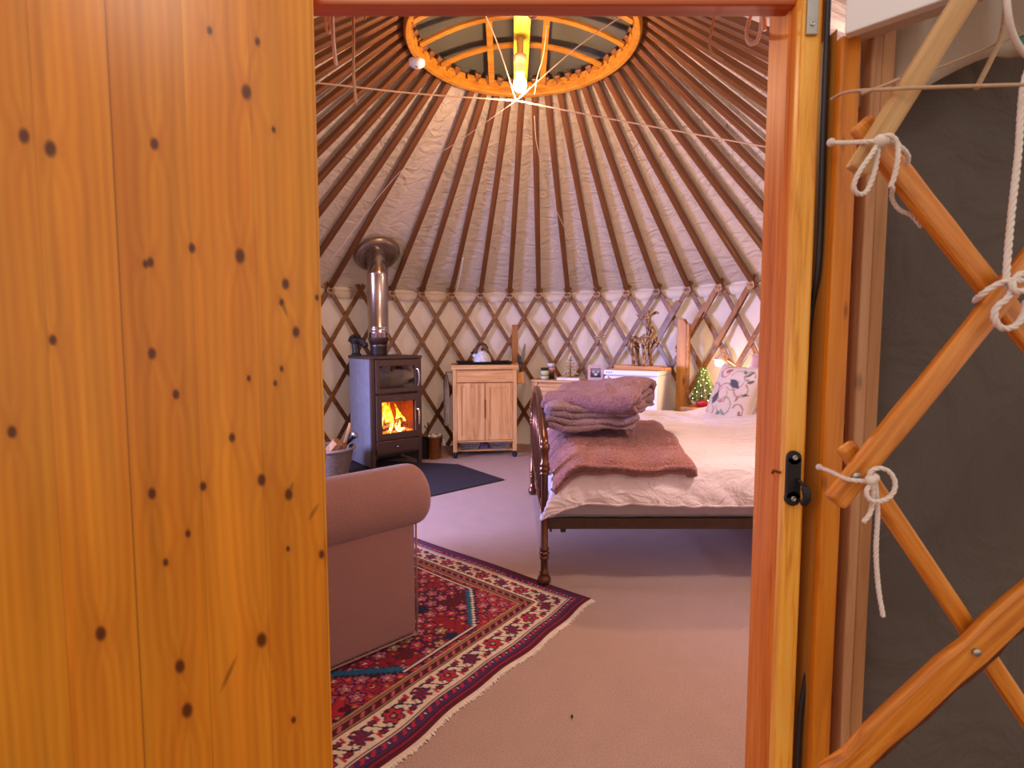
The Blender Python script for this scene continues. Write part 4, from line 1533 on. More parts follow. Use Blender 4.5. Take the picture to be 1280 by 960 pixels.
# wire baskets under it
def wire_basket(x, lab):
    o = CM @ Vector((x, .03, .0695))
    t = thing('wire_basket', lab, 'basket', o, CYAW, 'wire baskets under the cabinet')
    mb = MB()
    w, d, h = .20, .26, .068
    def loop(z, e):
        return [(e, e, z), (w - e, e, z), (w - e, d - e, z), (e, d - e, z), (e, e, z)]
    for z, e, r_ in ((.003, .028, .003), (.024, .019, .0026), (.046, .010, .0026), (h, 0, .0045)):
        mb.tube(loop(z, e), r_, 5)
    for i in range(9):
        q = i / 8
        a0, a1 = .028 + (w - .056) * q, w * q
        mb.tube([(a1, 0, h), (a0, .028, .003), (a0, d - .028, .003), (a1, d, h)], .0026, 5)
    for i in range(9):
        q = i / 8
        a0, a1 = .028 + (d - .056) * q, d * q
        mb.tube([(0, a1, h), (.028, a0, .003), (w - .028, a0, .003), (w, a1, h)], .0026, 5)
    obj('wire', mb, plain('dull_wire', '#8f8780', .5, .3), t)
wire_basket(.055, 'grey wire basket on the left of the shelf under the kitchen cabinet')
wire_basket(.345, 'grey wire basket on the right of the shelf under the kitchen cabinet')
pc = thing('packet', 'crumpled purple and white packet between the two wire baskets', 'packet', CM @ Vector((.262, .06, .0695)), CYAW)
mb = MB(); mb.grid(6, 6, lambda u, v: Vector((.075 * u, .03 + .02 * n1(u * 4, v * 4, 3), .06 * v)))
obj('film', mb, plain('purple_film', '#6a5a90', .4, 0, .6, 40), pc, True, solid=.012)

# tray and kettle
def cabp(px, y, z):
    """point on the cabinet top, y behind its front edge"""
    d = ray(px, 450)
    P0 = CM @ Vector((0, y, z)); ex = (CM.to_3x3() @ Vector((1, 0, 0)))
    k = d.x / d.y
    s = (k * P0.y - P0.x) / (ex.x - k * ex.y)
    return P0 + ex * s
t0, t1 = cabp(570, .17, .888), cabp(639, .17, .888)
tw = (t1 - t0).length
tray = thing('tray', 'black shallow tray on top of the kitchen cabinet', 'tray', t0.lerp(t1, .5), CYAW)
mb = MB()
def ringrect(w, d, z):
    return [(-w, -d, z), (w, -d, z), (w, d, z), (-w, d, z)]
R4 = [ringrect(tw / 2 - .025, .125, .001), ringrect(tw / 2, .15, .028), ringrect(tw / 2 - .003, .147, .028), ringrect(tw / 2 - .028, .122, .005)]
vs = [p for r_ in R4 for p in r_]
fs = [(3, 2, 1, 0), (12, 13, 14, 15)]
for k in range(3):
    for j in range(4):
        j2 = (j + 1) % 4
        fs.append((k * 4 + j, k * 4 + j2, k * 4 + 4 + j2, k * 4 + 4 + j))
mb.add(vs, fs)
obj('pan', mb, plain('black_enamel', '#17161c', .35), tray, bevel=.004)
kc = cabp(603, .17, .894)
ke = thing('kettle', 'white speckled whistling kettle with dark hoop handle on the black tray', 'kettle', kc, CYAW)
sk, nt, b = newmat('speckled_enamel')
nz = noise_node(nt, 160, 2, vec=coords(nt))
nt.links.new(ramp(nt, nz.outputs['Fac'], [(.36, '#6a6f80'), (.44, '#d6d6da'), (.8, '#e8e6e4')]), b.inputs['Base Color'])
b.inputs['Roughness'].default_value = .25
mb = MB(); mb.lathe([(.082, 0), (.086, .004), (.087, .02), (.078, .06), (.062, .09), (.046, .104), (.044, .108), (1e-4, .11)], n=36); obj('body', mb, sk, ke, True)
mb = MB(); mb.lathe([(.043, .108), (.038, .116), (.02, .122), (1e-4, .123)], n=28); ld = obj('lid', mb, sk, ke, True)
mb = MB(); mb.lathe([(.006, .121), (.007, .128), (.013, .134), (.014, .142), (.008, .149), (1e-4, .15)], n=16); obj('knob', mb, M['soot'], ld, True)
mb = MB(); mb.tube(spline([(-.06, 0, .06), (-.082, 0, .082), (-.092, 0, .094)], 5), [.022, .021, .02, .019, .018, .017, .016, .0155, .015, .015, .015], 14); obj('spout', mb, sk, ke, True)
mb = MB(); mb.lathe([(.017, 0), (.018, .012), (.010, .018), (.010, .026), (.005, .028)], (-.090, 0, .092), 14, Matrix.Rotation(rad(-45), 3, 'Y'))
mb.tube(spline([(-.094, 0, .108), (-.085, 0, .125), (-.088, 0, .142)], 4), .006, 6)
obj('whistle', mb, M['soot'], ke, True)
mb = MB()
pts = [(.052 * math.cos(a) * 1.05 - .001, 0, .128 + .064 * math.sin(a)) for a in [rad(-28 + 236 * k / 24) for k in range(25)]]
mb.tube(pts, .0085, 10, flat=.9)
obj('handle', mb, plain('dark_brown_handle', '#3a1c10', .35), ke, True)

# upright wooden board behind the tray
wb_ = cabp(643.5, .35, .888)
ub = thing('chopping_board', 'narrow wooden board standing upright at the back right of the kitchen cabinet', 'board', wb_, CYAW)
mb = MB()
pr = [(-.03, 0), (.03, 0), (.031, .30), (.029, .37), (.022, .385), (-.024, .388), (-.030, .375)]
mb.add([(x, -.012, z) for x, z in pr] + [(x, .012, z) for x, z in pr], [tuple(range(7)), tuple(reversed(range(7, 14)))] + [(i, 7 + i, 7 + (i + 1) % 7, (i + 1) % 7) for i in range(7)])
recalc(obj('board', mb, M['batten'], ub, bevel=.004))

# utensil box hooked on the right side, with a spatula and a knife
q = CM @ Vector((cw + .015, .10, .70))
ux = thing('utensil_box', 'small wooden box hooked on the right side of the kitchen cabinet', 'box', q, CYAW)
mb = MB()
mb.box((0, 0, 0), (.075, .008, .11)); mb.box((0, .112, 0), (.075, .12, .11)); mb.box((0, 0, 0), (.008, .12, .11)); mb.box((.067, 0, 0), (.075, .12, .11)); mb.box((0, 0, 0), (.075, .12, .008))
obj('box', mb, M['oak'], ux, bevel=.002)
mb = MB(); mb.tube([(0, .06, .105), (-.004, .06, .118), (-.014, .06, .12), (-.0145, .06, .146)], .003, 6); obj('hook', mb, M['steel'], ux)
def utensil(name, lab, dx, dy, lean, mk, matr):
    t = thing(name, lab, name, q + Matrix.Rotation(CYAW, 3, 'Z') @ Vector((dx, dy, .009)), CYAW)
    Mr = Matrix.Rotation(lean, 4, 'Y')
    mb = MB(); mb.tube([Mr @ Vector((0, 0, .0)), Mr @ Vector((0, 0, .20))], .006, 8); obj('handle', mb, M['black'], t, True)
    mb = MB(); mk(mb, Mr); obj('blade', mb, matr, t, bevel=.001)
def mk1(mb, Mr):
    pr = [(-.014, .18), (.014, .18), (.022, .27), (.012, .36), (-.002, .385), (-.018, .30)]
    mb.add([Mr @ Vector((x, -.002, z)) for x, z in pr] + [Mr @ Vector((x, .002, z)) for x, z in pr], [tuple(range(6)), tuple(reversed(range(6, 12)))] + [(i, 6 + i, 6 + (i + 1) % 6, (i + 1) % 6) for i in range(6)])
def mk2(mb, Mr):
    pr = [(-.006, .17), (.006, .17), (.02, .20), (.02, .25), (.0, .262), (-.02, .25), (-.02, .20)]
    mb.add([Mr @ Vector((x, -.003, z)) for x, z in pr] + [Mr @ Vector((x, .003, z)) for x, z in pr], [tuple(range(7)), tuple(reversed(range(7, 14)))] + [(i, 7 + i, 7 + (i + 1) % 7, (i + 1) % 7) for i in range(7)])
utensil('spatula', 'dark long spatula leaning right in the utensil box', .028, .07, rad(9), mk1, M['fluedark'])
utensil('spoon', 'short dark serving spoon standing in the utensil box', .036, .03, rad(-2), mk2, M['black'])

# towels on the left side of the cabinet
q = CM @ Vector((-.015, .0, .80))
rl = thing('towel_rail', 'thin metal towel rail on the left side of the kitchen cabinet', 'towel rail', q, CYAW)
mb = MB(); mb.tube([(.015, .05, 0), (-.045, .05, 0), (-.045, .33, 0), (.015, .33, 0)], .004, 8); obj('rail', mb, M['steel'], rl, True)
def towel(x0, y0, y1, ln, lab, matr, sd):
    mb = MB()
    def fn(u, v):
        s = v * 2 - 1
        z = -abs(s) * ln + (.006 if abs(s) < .08 else 0)
        fold = .017 * math.sin(u * 11 + sd) * min(1, abs(s) * 3)
        return Vector((x0 + math.copysign(.009, s) * min(1, abs(s) * 8) + fold, y0 + (y1 - y0) * u * (1 - .2 * abs(s)), z + .003))
    mb.grid(20, 30, fn)
    o = obj('tea_towel', mb, matr, None, True, solid=.003)
    o.matrix_basis = Matrix.Translation(q) @ Matrix.Rotation(CYAW, 4, 'Z')
    tag(o, lab, 'tea towel', 'tea towels beside the kitchen cabinet')
towel(-.045, .07, .17, .50, 'grey striped tea towel hanging long on the left side of the kitchen cabinet', cloth('grey_towel', '#a8988c', .2, 40, .9, .3, .1), 0)
towel(-.045, .20, .31, .33, 'dark tea towel hanging at the back beside the grey striped one', cloth('dark_towel', '#4a3a34', .2, 60, .9, .3, .1), 2)

# ================================================================== slatted drawer chest
CHW, CHD = .735, .26
CHF = Vector((.188, 5.14, 0)); CHY = rad(-19.5)
HM = Matrix.Translation(CHF) @ Matrix.Rotation(CHY, 4, 'Z')
ch = thing('drawer_chest', 'low pale wooden chest with louvred slat front behind the bed foot', 'chest', CHF, CHY)
mb = MB(); mb.box((-.008, -.01, .712), (CHW + .008, CHD, .735)); obj('top', mb, M['oakx'], ch, bevel=.004)
for i, x in enumerate((0, CHW - .06)):
    for y in (0, CHD - .03):
        mb = MB(); mb.box((x, y, .26), (x + .06, y + .03, .712)); mb.box((x + .012, y + .003, .055), (x + .045, y + .027, .27)); lg_ = obj('leg', mb, M['oak'], ch, bevel=.003)
        mb = MB(); mb.ball((x + .028, y + .015, .028), .028, 10); obj('ball_foot', mb, M['oak'], lg_, True)
for j in range(2):
    z0 = .275 + j * .219
    mb = MB()
    for k in range(5):
        z = z0 + .008 + k * .042
        mb.add([(.062, .004, z), (CHW - .062, .004, z), (CHW - .062, .012, z + .002), (.062, .012, z + .002), (.062, .016, z + .036), (CHW - .062, .016, z + .036), (CHW - .062, .024, z + .037), (.062, .024, z + .037)],
               [(0, 1, 5, 4), (1, 2, 6, 5), (2, 3, 7, 6), (3, 0, 4, 7), (3, 2, 1, 0), (4, 5, 6, 7)])
    mb.box((.062, .026, z0), (CHW - .062, .034, z0 + .212))
    d_ = recalc(obj('drawer', mb, M['oakx'], ch, bevel=.0015))
    mb = MB(); mb.tube(spline([(CHW / 2 - .03, .012, z0 + .11), (CHW / 2 - .02, -.012, z0 + .108), (CHW / 2 + .02, -.012, z0 + .108), (CHW / 2 + .03, .012, z0 + .11)], 4), .004, 6); obj('handle', mb, M['batten'], d_, True)
mb = MB(); mb.box((.004, .03, .27), (.016, CHD - .03, .712)); mb.box((CHW - .016, .03, .27), (CHW - .004, CHD - .03, .712)); mb.box((.06, CHD - .02, .27), (CHW - .06, CHD - .01, .712)); mb.box((.01, .02, .262), (CHW - .01, CHD - .01, .274)); obj('carcass', mb, M['oak'], ch)
def chp(px, y):
    d = ray(px, 474)
    P0 = HM @ Vector((0, y, .7352)); ex = HM.to_3x3() @ Vector((1, 0, 0))
    k = d.x / d.y
    return P0 + ex * ((k * P0.y - P0.x) / (ex.x - k * ex.y))
j1 = thing('jar', 'small glass jar of green and yellow contents at the left of the drawer chest', 'jar', chp(681, .07))
mb = MB(); mb.lathe([(.036, 0), (.042, .006), (.043, .07), (.036, .085), (.032, .09)], n=26)
jm, nt, b = newmat('jar_contents')
sx = nt.nodes.new('ShaderNodeSeparateXYZ'); nt.links.new(coords(nt), sx.inputs[0])
mr = nt.nodes.new('ShaderNodeMapRange'); mr.inputs['From Max'].default_value = .09; nt.links.new(sx.outputs['Z'], mr.inputs['Value'])
nt.links.new(ramp(nt, mr.outputs['Result'], [(0.1, '#b9b48e'), (.3, '#e8e2d0'), (.42, '#4f6a34'), (.6, '#9fae68'), (.8, '#d6cda0')]), b.inputs['Base Color'])
b.inputs['Roughness'].default_value = .12; b.inputs['Coat Weight'].default_value = .6
obj('glass', mb, jm, j1, True)
mb = MB(); mb.lathe([(.037, .088), (.039, .092), (.039, .112), (.036, .115), (1e-4, .116)], n=26); obj('lid', mb, M['soot'], j1, True)
j2 = thing('tin', 'tall white and pink patterned tin behind the green jar on the drawer chest', 'tin', chp(688.5, .17))
tm, nt, b = newmat('tin_print')
sx = nt.nodes.new('ShaderNodeSeparateXYZ'); nt.links.new(coords(nt), sx.inputs[0])
mr = nt.nodes.new('ShaderNodeMapRange'); mr.inputs['From Max'].default_value = .15; nt.links.new(sx.outputs['Z'], mr.inputs['Value'])
nt.links.new(ramp(nt, mr.outputs['Result'], [(0.3, '#3a2a34'), (.5, '#8a4a60'), (.64, '#d8a8b0'), (.7, '#efe6e0'), (.78, '#6a3a50'), (.86, '#efe8e4')]), b.inputs['Base Color'])
b.inputs['Roughness'].default_value = .4
mb = MB(); mb.lathe([(.038, 0), (.038, .135), (1e-4, .136)], n=26); obj('body', mb, tm, j2, True)
mb = MB(); mb.lathe([(.040, .132), (.040, .150), (.037, .153), (1e-4, .153)], n=26); obj('lid', mb, M['white'], j2, True)
bt = thing('bead_tree', 'small gold cone tree strung with glass beads on the drawer chest', 'ornament', chp(713, .13) + Vector((0, 0, .022)))
mb = MB(); mb.lathe([(.035, 0), (.035, .006), (.006, .012), (.005, .235), (1e-4, .238)], n=16)
for k in range(6):
    z = .04 + .032 * k; r_ = .066 * (1 - k / 6.6)
    mb.tube([(r_ * math.cos(a), r_ * math.sin(a), z) for a in [2 * PI * j / 18 for j in range(19)]], .002, 5)
obj('wire', mb, plain('gold_wire', '#b98a3a', .3, 1.0), bt, True)
mb = MB()
rq = random.Random(4)
for k in range(150):
    h = rq.random() ** 1.3
    r_ = .072 * (1 - h) * (0.75 + .3 * rq.random()); a = rq.random() * 6.283
    mb.ball((r_ * math.cos(a), r_ * math.sin(a), .03 + .21 * h), .0055, 4)
o = obj('bead', mb, plain('crystal_bead', '#e9dcc4', .1, .1), bt, True); o['kind'] = 'stuff'
mb = MB()
for k in range(5):
    a = 2 * PI * k / 5
    mb.tube([(0, 0, .245), (.016 * math.cos(a), 0, .245 + .016 * math.sin(a))], [.004, .001], 5)
obj('star', mb, plain('gold_star', '#d8b070', .3, .8), bt)
bp = thing('book', 'thin white book lying flat under the bead tree on the drawer chest', 'book', chp(712.5, .13), CHY)
mb = MB(); mb.box((-.11, -.08, .003), (.108, .078, .019)); obj('pages', mb, plain('paper', '#efe6d8', .8), bp)
mb = MB(); mb.box((-.112, -.08, 0), (.11, .08, .003)); mb.box((-.112, -.08, .0192), (.11, .08, .0222)); mb.box((-.113, -.08, 0), (-.110, .08, .0222)); obj('cover', mb, M['white'], bp)
pf = thing('photo_frame', 'pale square picture frame standing at the right of the drawer chest', 'photo frame', chp(744.5, .10), CHY + rad(8))
lean = Matrix.Rotation(rad(-9), 4, 'X')
mb = MB(); mb.frame(-.075, .075, 0, .15, -.048, .048, .03, .118, -.008, .008); mb.v = [lean @ v for v in mb.v]; obj('frame', mb, plain('pale_frame', '#c9a9a4', .5), pf, bevel=.002)
mb = MB(); mb.grid(30, 30, lambda u, v: lean @ Vector((-.05 + .1 * u, .001, .028 + .092 * v)))
ph_ = obj('picture', mb, patterned('printed_photo', .4, 300, 0, .3, 0), pf)
U_ = np.tile(np.linspace(0, 1, 31), 31); V_ = np.repeat(np.linspace(0, 1, 31), 31)
pcx = np.tile(np.array(lin('#4a4456')), (961, 1))
pcx[V_ > .62] = lin('#8c7c86'); pcx[V_ < .25] = lin('#2c2834')
for (a, c, r_, cc) in ((.28, .62, .13, '#c9b0a4'), (.72, .62, .13, '#c0a59a'), (.5, .35, .17, '#a9b4c4'), (.5, .36, .09, '#e4e2e8')):
    pcx[(U_ - a) ** 2 + (V_ - c) ** 2 < r_ ** 2] = lin(cc)
paint(ph_, pcx)
mb = MB(); mb.add([lean @ Vector((-.02, .009, .12)), lean @ Vector((.02, .009, .12)), (.02, .08, 0.001), (-.02, .08, 0.001)], [(0, 1, 2, 3)]); obj('stand', mb, M['black'], pf, solid=.003)
sb = thing('speaker', 'small black cube speaker between the picture frame and the fridge', 'speaker', chp(756.5, .15), CHY)
mb = MB(); mb.box((-.022, -.03, 0), (.022, .03, .05)); obj('case', mb, M['black'], sb, bevel=.005)
mb = MB(); mb.lathe([(.015, 0), (.015, .002), (.006, .001), (1e-4, .002)], (0, -.031, .027), 16, Matrix.Rotation(PI / 2, 3, 'X')); obj('cone', mb, M['soot'], sb, True)
p0 = at(750, 424, 5.02)
orn = thing('hanging_ornament', 'pale twiggy ornament hanging from the trellis above the picture frame', 'ornament', p0)
mb = MB(); mb.tube([(0, .03, .18), (0, 0, .12), (0, 0, .0)], .0025, 5)
for (a, c, z) in ((-.055, .05, .02), (-.04, .07, .0), (-.03, .04, .07), (.03, -.02, .05)):
    mb.tube([(a, 0, z), (c, -.004, z + .015)], .005, 5)
obj('twigs', mb, M['hemp'], orn, True)

# ================================================================== fridge
FF = Vector((.815, 4.665, 0)); FY = rad(-30)
FMx = Matrix.Translation(FF) @ Matrix.Rotation(FY, 4, 'Z')
fw, fdp, fh = .475, .47, .862
fr_ = thing('fridge', 'white under-counter fridge with a flat top behind the bed', 'fridge', FF, FY)
mb = MB(); mb.box((0, .05, .03), (fw, fdp, fh - .045)); obj('cabinet', mb, M['white'], fr_, bevel=.006)
mb = MB(); mb.box((-.003, -.004, fh - .042), (fw + .003, fdp, fh)); tp = obj('top', mb, M['white'], fr_, bevel=.006)
mb = MB()
for k in (0, 1, 2):
    mb.box((.02 + .022 * k, -.0055, fh - .025), (.032 + .022 * k, -.004, fh - .016))
obj('control_marks', mb, M['black'], tp)
mb = MB(); mb.box((.002, 0, .06), (fw - .002, .045, fh - .052)); dd = obj('door', mb, M['white'], fr_, bevel=.008, seg=3)
mb = MB(); mb.box((.05, -.004, fh - .098), (fw - .05, .004, fh - .088)); obj('handle', mb, plain('grey_plastic', '#c4bcc8', .4), dd, bevel=.002)
mb = MB(); mb.add([(.03, -.002, fh - .057), (.045, -.002, fh - .057), (.085, -.002, fh - .092), (.07, -.002, fh - .092)], [(0, 1, 2, 3)]); obj('sticker', mb, plain('dark_sticker', '#4a4858', .5), dd, solid=.002)
mb = MB(); c_ = Vector((.235, -.0015, fh - .155))
mb.tube([c_ + Vector((.014 * math.cos(a), 0, .014 * math.sin(a))) for a in [2 * PI * j / 20 for j in range(21)]], .0022, 6)
mb.box((-.0018, -.001, -.006), (.0018, .001, .004), Matrix.Translation(c_)); mb.box((-.0018, -.001, .006), (.0018, .001, .009), Matrix.Translation(c_))
for k in range(6):
    mb.box((-.022 + .0075 * k, -.001, -.032), (-.0175 + .0075 * k, .001, -.025), Matrix.Translation(c_))
obj('badge', mb, plain('blue_badge', '#3c4470', .5), dd)
for (x, y) in ((.04, .06), (fw - .04, .06), (.04, fdp - .05), (fw - .04, fdp - .05)):
    mb = MB(); mb.lathe([(.02, 0), (.02, .01), (.012, .012), (.012, .035)], (x, y, 0), 12); obj('foot', mb, M['black'], fr_, True)
def frp(px, y, z):
    d = ray(px, 455)
    P0 = FMx @ Vector((0, y, z)); ex = FMx.to_3x3() @ Vector((1, 0, 0))
    k = d.x / d.y
    return P0 + ex * ((k * P0.y - P0.x) / (ex.x - k * ex.y))
s0, s1 = frp(770, .16, fh + .001), frp(835, .13, fh + .001)
wp = thing('wooden_plinth', 'waney-edged wooden slab lying on top of the fridge', 'slab', s0, math.atan2(s1.y - s0.y, s1.x - s0.x))
L_ = (s1 - s0).length
mb = MB()
vs, fs = [], []
for i in range(15):
    u = i / 14
    x = u * L_
    e = .012 * (n1(u * 6, 1, 5) - .5); hh = .036 - .012 * abs(math.sin(u * 5)) * (u > .86)
    d0, d1 = -.06 + e, .10 + .01 * math.sin(u * 7)
    vs += [(x, d0 + .012, 0), (x, d1, 0), (x, d1 - .01, hh), (x, d0, hh * .98 + .004 * math.sin(u * 9))]
for i in range(14):
    for j in range(4):
        fs.append((i * 4 + j, i * 4 + (j + 1) % 4, i * 4 + 4 + (j + 1) % 4, i * 4 + 4 + j))
fs += [(3, 2, 1, 0), (56, 57, 58, 59)]
mb.add(vs, fs)
recalc(obj('slab', mb, wood('waney_slab', '#8a5424', '#c08448', '#d09c60', 'X', 1, .5, knots=.5), wp, bevel=.005))

# driftwood deer
s0d = s0.lerp(s1, .5)
base = frp(802, .165, fh + .0375)
de = thing('deer_sculpture', 'driftwood deer sculpture standing on the wooden slab on the fridge', 'sculpture', base, rad(-14))
K = .00070
def dp(cx, cy, y=0.0):
    return Vector(((cx - 450) * K, y, (828 - cy) * K))
dm, nt, b = newmat('driftwood')
nz = noise_node(nt, 70, 3, vec=coords(nt, 'Object', (1, 1, .35)))
nt.links.new(ramp(nt, nz.outputs['Fac'], [(.3, '#2a1710'), (.45, '#6e4c34'), (.6, '#a98a6c'), (.75, '#cbb498')]), b.inputs['Base Color'])
b.inputs['Roughness'].default_value = .8
rq = random.Random(33)
def sticks(mb, pts, n, spread, r_, tp=.5):
    for k in range(n):
        a = 2 * PI * k / n + rq.random()
        P = []
        for i, (p, s) in enumerate(zip(pts, spread)):
            a2 = a + i * .5 + .3 * rq.random()
            off = Vector((math.cos(a2) * s * .8, math.sin(a2) * s, .3 * s * math.sin(a2 * 2)))
            P.append(p + off)
        S = spline(P, 4)
        m_ = len(S)
        mb.tube(S, [r_ * (.75 + .5 * rq.random()) * (1 - (1 - tp) * i / m_) for i in range(m_)], 6)
mb = MB()
sticks(mb, [dp(330, 480), dp(400, 520), dp(480, 500), dp(560, 480)], 18, [.036, .05, .05, .038], .012, .9)
sticks(mb, [dp(330, 470), dp(345, 560), dp(400, 600)], 6, [.03, .035, .025], .009)
sticks(mb, [dp(500, 460), dp(590, 500), dp(540, 600)], 13, [.04, .05, .025], .012)
sticks(mb, [dp(545, 500), dp(560, 400), dp(530, 320), dp(525, 250)], 13, [.045, .04, .028, .02], .011)
obj('body', mb, dm, de, True)
for (pts, y) in (([dp(325, 500), dp(320, 620), dp(345, 720), dp(352, 826)], -.03), ([dp(370, 540), dp(395, 640), dp(400, 740), dp(425, 826)], .035),
                 ([dp(480, 560), dp(482, 660), dp(478, 750), dp(478, 826)], -.035), ([dp(560, 560), dp(548, 660), dp(562, 750), dp(570, 826)], .03)):
    mb = MB()
    sticks(mb, [p + Vector((0, y, 0)) for p in pts], 6, [.026, .016, .012, .013], .009, .8)
    mb.ball(pts[-1] + Vector((0, y, .006)), .012, 6, (1.2, 1, .5))
    obj('leg', mb, dm, de, True)
mb = MB()
sticks(mb, [dp(530, 250), dp(500, 225), dp(470, 235), dp(425, 240)], 7, [.018, .018, .013, .008], .008, .7)
mb.ball(dp(512, 228), .026, 8, (1.1, .9, .9))
obj('head', mb, dm, de, True)
for sgn in (-1, 1):
    mb = MB()
    if sgn > 0:
        mb.tube(spline([dp(530, 235, .01), dp(570, 190, .02), dp(610, 165, .03), dp(648, 172, .035)], 5), [.012] * 8 + [.014] * 5 + [.008] * 3, 7, flat=.6)
    else:
        mb.tube(spline([dp(505, 215, -.01), dp(520, 165, -.02), dp(548, 128, -.03), dp(560, 115, -.03)], 5), [.010] * 6 + [.012] * 6 + [.005] * 4, 7, flat=.6)
    obj('ear', mb, dm, de, True)
mb = MB()
mb.tube(spline([dp(440, 240, -.01), dp(415, 215, -.012), dp(385, 195, -.012), dp(366, 184, -.012)], 4), [.008] * 6 + [.006] * 5 + [.002] * 2, 6)
obj('twig', mb, dm, de, True)
# ================================================================== bedside table, tree, lamp
bt_ = thing('bedside_table', 'small wooden bedside table standing behind the far side of the bed', 'table', (1.63, 4.24, 0), rad(-45))
mb = MB(); mb.box((-.22, -.15, .555), (.22, .15, .58)); obj('tabletop', mb, M['batten'], bt_, bevel=.004)
for sx_ in (-1, 1):
    for sy in (-1, 1):
        mb = MB(); mb.box((sx_ * .19 - .016, sy * .12 - .016, 0), (sx_ * .19 + .016, sy * .12 + .016, .555)); obj('leg', mb, M['batten'], bt_, bevel=.003)
tp0 = at(878.5, 500, 4.30); tp0.z = .581
xt = thing('christmas_tree', 'small artificial christmas tree with fairy lights in a red wrap by the bedside lamp', 'christmas tree', tp0)
mb = MB(); mb.lathe([(.045, 0), (.055, .03), (.058, .05), (.05, .052), (1e-4, .05)], n=20); obj('pot_wrap', mb, plain('red_wrap', '#a81c24', .5), xt, True)
rq = random.Random(8)
mb = MB()
mb.tube([(0, 0, .04), (0, 0, .31)], .008, 6)
for k in range(2600):
    h = rq.random() ** 1.25
    rmax = .088 * (1 - h) ** .9 + .006
    a = rq.random() * 6.283
    q = rmax * (.35 + .65 * math.sqrt(rq.random()))
    c = Vector((q * math.cos(a), q * math.sin(a), .06 + .255 * h - .12 * q))
    d = Vector((math.cos(a), math.sin(a), -.2 + .9 * rq.random())).normalized() * .024
    s = d.orthogonal().normalized() * .0035
    mb.add([c - s, c + s, c + d], [(0, 1, 2)])
fol = obj('foliage', mb, plain('fir_green', '#4a5a2c', .7, 0, .3, 60), xt)
fol['kind'] = 'stuff'
mb = MB()
for k in range(42):
    h = (k + rq.random()) / 42
    a = k * 2.4
    q = .092 * (1 - h) ** .9 + .006
    mb.ball((q * math.cos(a), q * math.sin(a), .055 + .26 * h - .10 * q), .0042, 4)
fl2 = obj('fairy_light', mb, emit('fairy_bulbs', '#ffe6a8', 5.0), xt)
fl2['kind'] = 'stuff'
hp = at(897.5, 455, 4.16)
lampb = Vector((1.755, 4.17, .581))
lm = thing('bedside_lamp', 'small glowing reading lamp on a thin arm behind the floral cushion', 'lamp', lampb)
mb = MB(); mb.lathe([(.055, 0), (.055, .012), (.03, .018), (.008, .022), (1e-4, .023)], n=24); obj('base', mb, M['batten'], lm, True)
mb = MB(); e1 = at(938, 470, 4.10) - lampb; h0 = at(903, 446, 4.16) - lampb
mb.tube(spline([(0, 0, .02), (.02, -.01, .15), e1], 6) , .006, 7); mb.tube([e1, h0.lerp(e1, .15)], .006, 7); obj('arm', mb, M['batten'], lm, True)
mb = MB()
ax = (hp - lampb - h0); Ml = ax.to_track_quat('Z', 'Y').to_matrix()
mb.lathe([(.014, -.035), (.020, -.02), (.030, .0), (.043, .03), (.045, .05), (.042, .05), (.028, .004), (.012, -.02)], h0, 24, Ml); obj('shade', mb, plain('beige_lampshade', '#c9ad8c', .5), lm, True)
mb = MB(); mb.ball(hp - lampb - ax * .12, .026, 10); obj('bulb', mb, emit('warm_bulb', '#ffe2b0', 60), lm, True)

# ================================================================== bed
BX0, BX1, BY0, BY1 = .15, 2.06, 2.386, 3.80
M['bedwood'] = plain('dark_bronze_metal', '#6e4632', .28, .75, .2, 8)
bed = thing('bed', 'dark metal double bed frame with turned foot posts and an arched footboard', 'bed', (BX0, BY0, 0))
bo = bed.location
def bl(x, y, z):
    return Vector((x, y, z)) - bo
postp = [(.0, .002), (.018, .004), (.030, .018), (.032, .030), (.028, .044), (.018, .054), (.022, .058), (.022, .066), (.017, .072), (.0165, .125), (.022, .13), (.022, .14), (.0185, .143), (.0185, .147), (.024, .152), (.024, .160), (.0185, .164), (.0185, .168), (.022, .172), (.022, .18), (.0165, .186),
         (.0165, .52), (.022, .525), (.022, .535), (.0185, .538), (.025, .548), (.025, .558), (.0185, .564), (.022, .568), (.022, .578), (.0175, .584), (.018, .63), (.024, .645), (.023, .662), (.012, .675), (.0, .678)]
postp = [(max(r_, 1e-4), z) for r_, z in postp]
for (x, y, sc_) in ((BX0, BY0, 1), (BX0, BY1, 1), (BX1, BY0, 1.25), (BX1, BY1, 1.25)):
    mb = MB(); mb.lathe([(r_, z * sc_ if z > .2 else z) for r_, z in postp], bl(x, y, 0), 22); obj('post', mb, M['bedwood'], bed, True)
def arch(x, z0, z1, r_, nm):
    mb = MB()
    pts = []
    for i in range(33):
        t = i / 32
        y = BY0 + (BY1 - BY0) * t
        s = math.sin(PI * t)
        pts.append(bl(x, y, z0 + (z1 - z0) * s ** .8))
    mb.tube(pts, r_, 12)
    obj(nm, mb, M['bedwood'], bed, True)
arch(BX0, .655, .845, .018, 'foot_hoop')
arch(BX1, .82, 1.02, .018, 'head_hoop')
for x, nm, z in ((BX0, 'foot_rail', .30), (BX1, 'head_rail', .42)):
    mb = MB(); mb.tube([bl(x, BY0, z), bl(x, BY1, z)], .012, 10); obj(nm, mb, M['bedwood'], bed, True)
for k in range(1, 8):
    t = k / 8
    for x, z0, za, zb_ in ((BX0, .30, .655, .845), (BX1, .42, .82, 1.02)):
        y = BY0 + (BY1 - BY0) * t
        mb = MB(); mb.tube([bl(x, y, z0), bl(x, y, za + (zb_ - za) * math.sin(PI * t) ** .8)], .007, 8); obj('spindle', mb, M['bedwood'], bed, True)
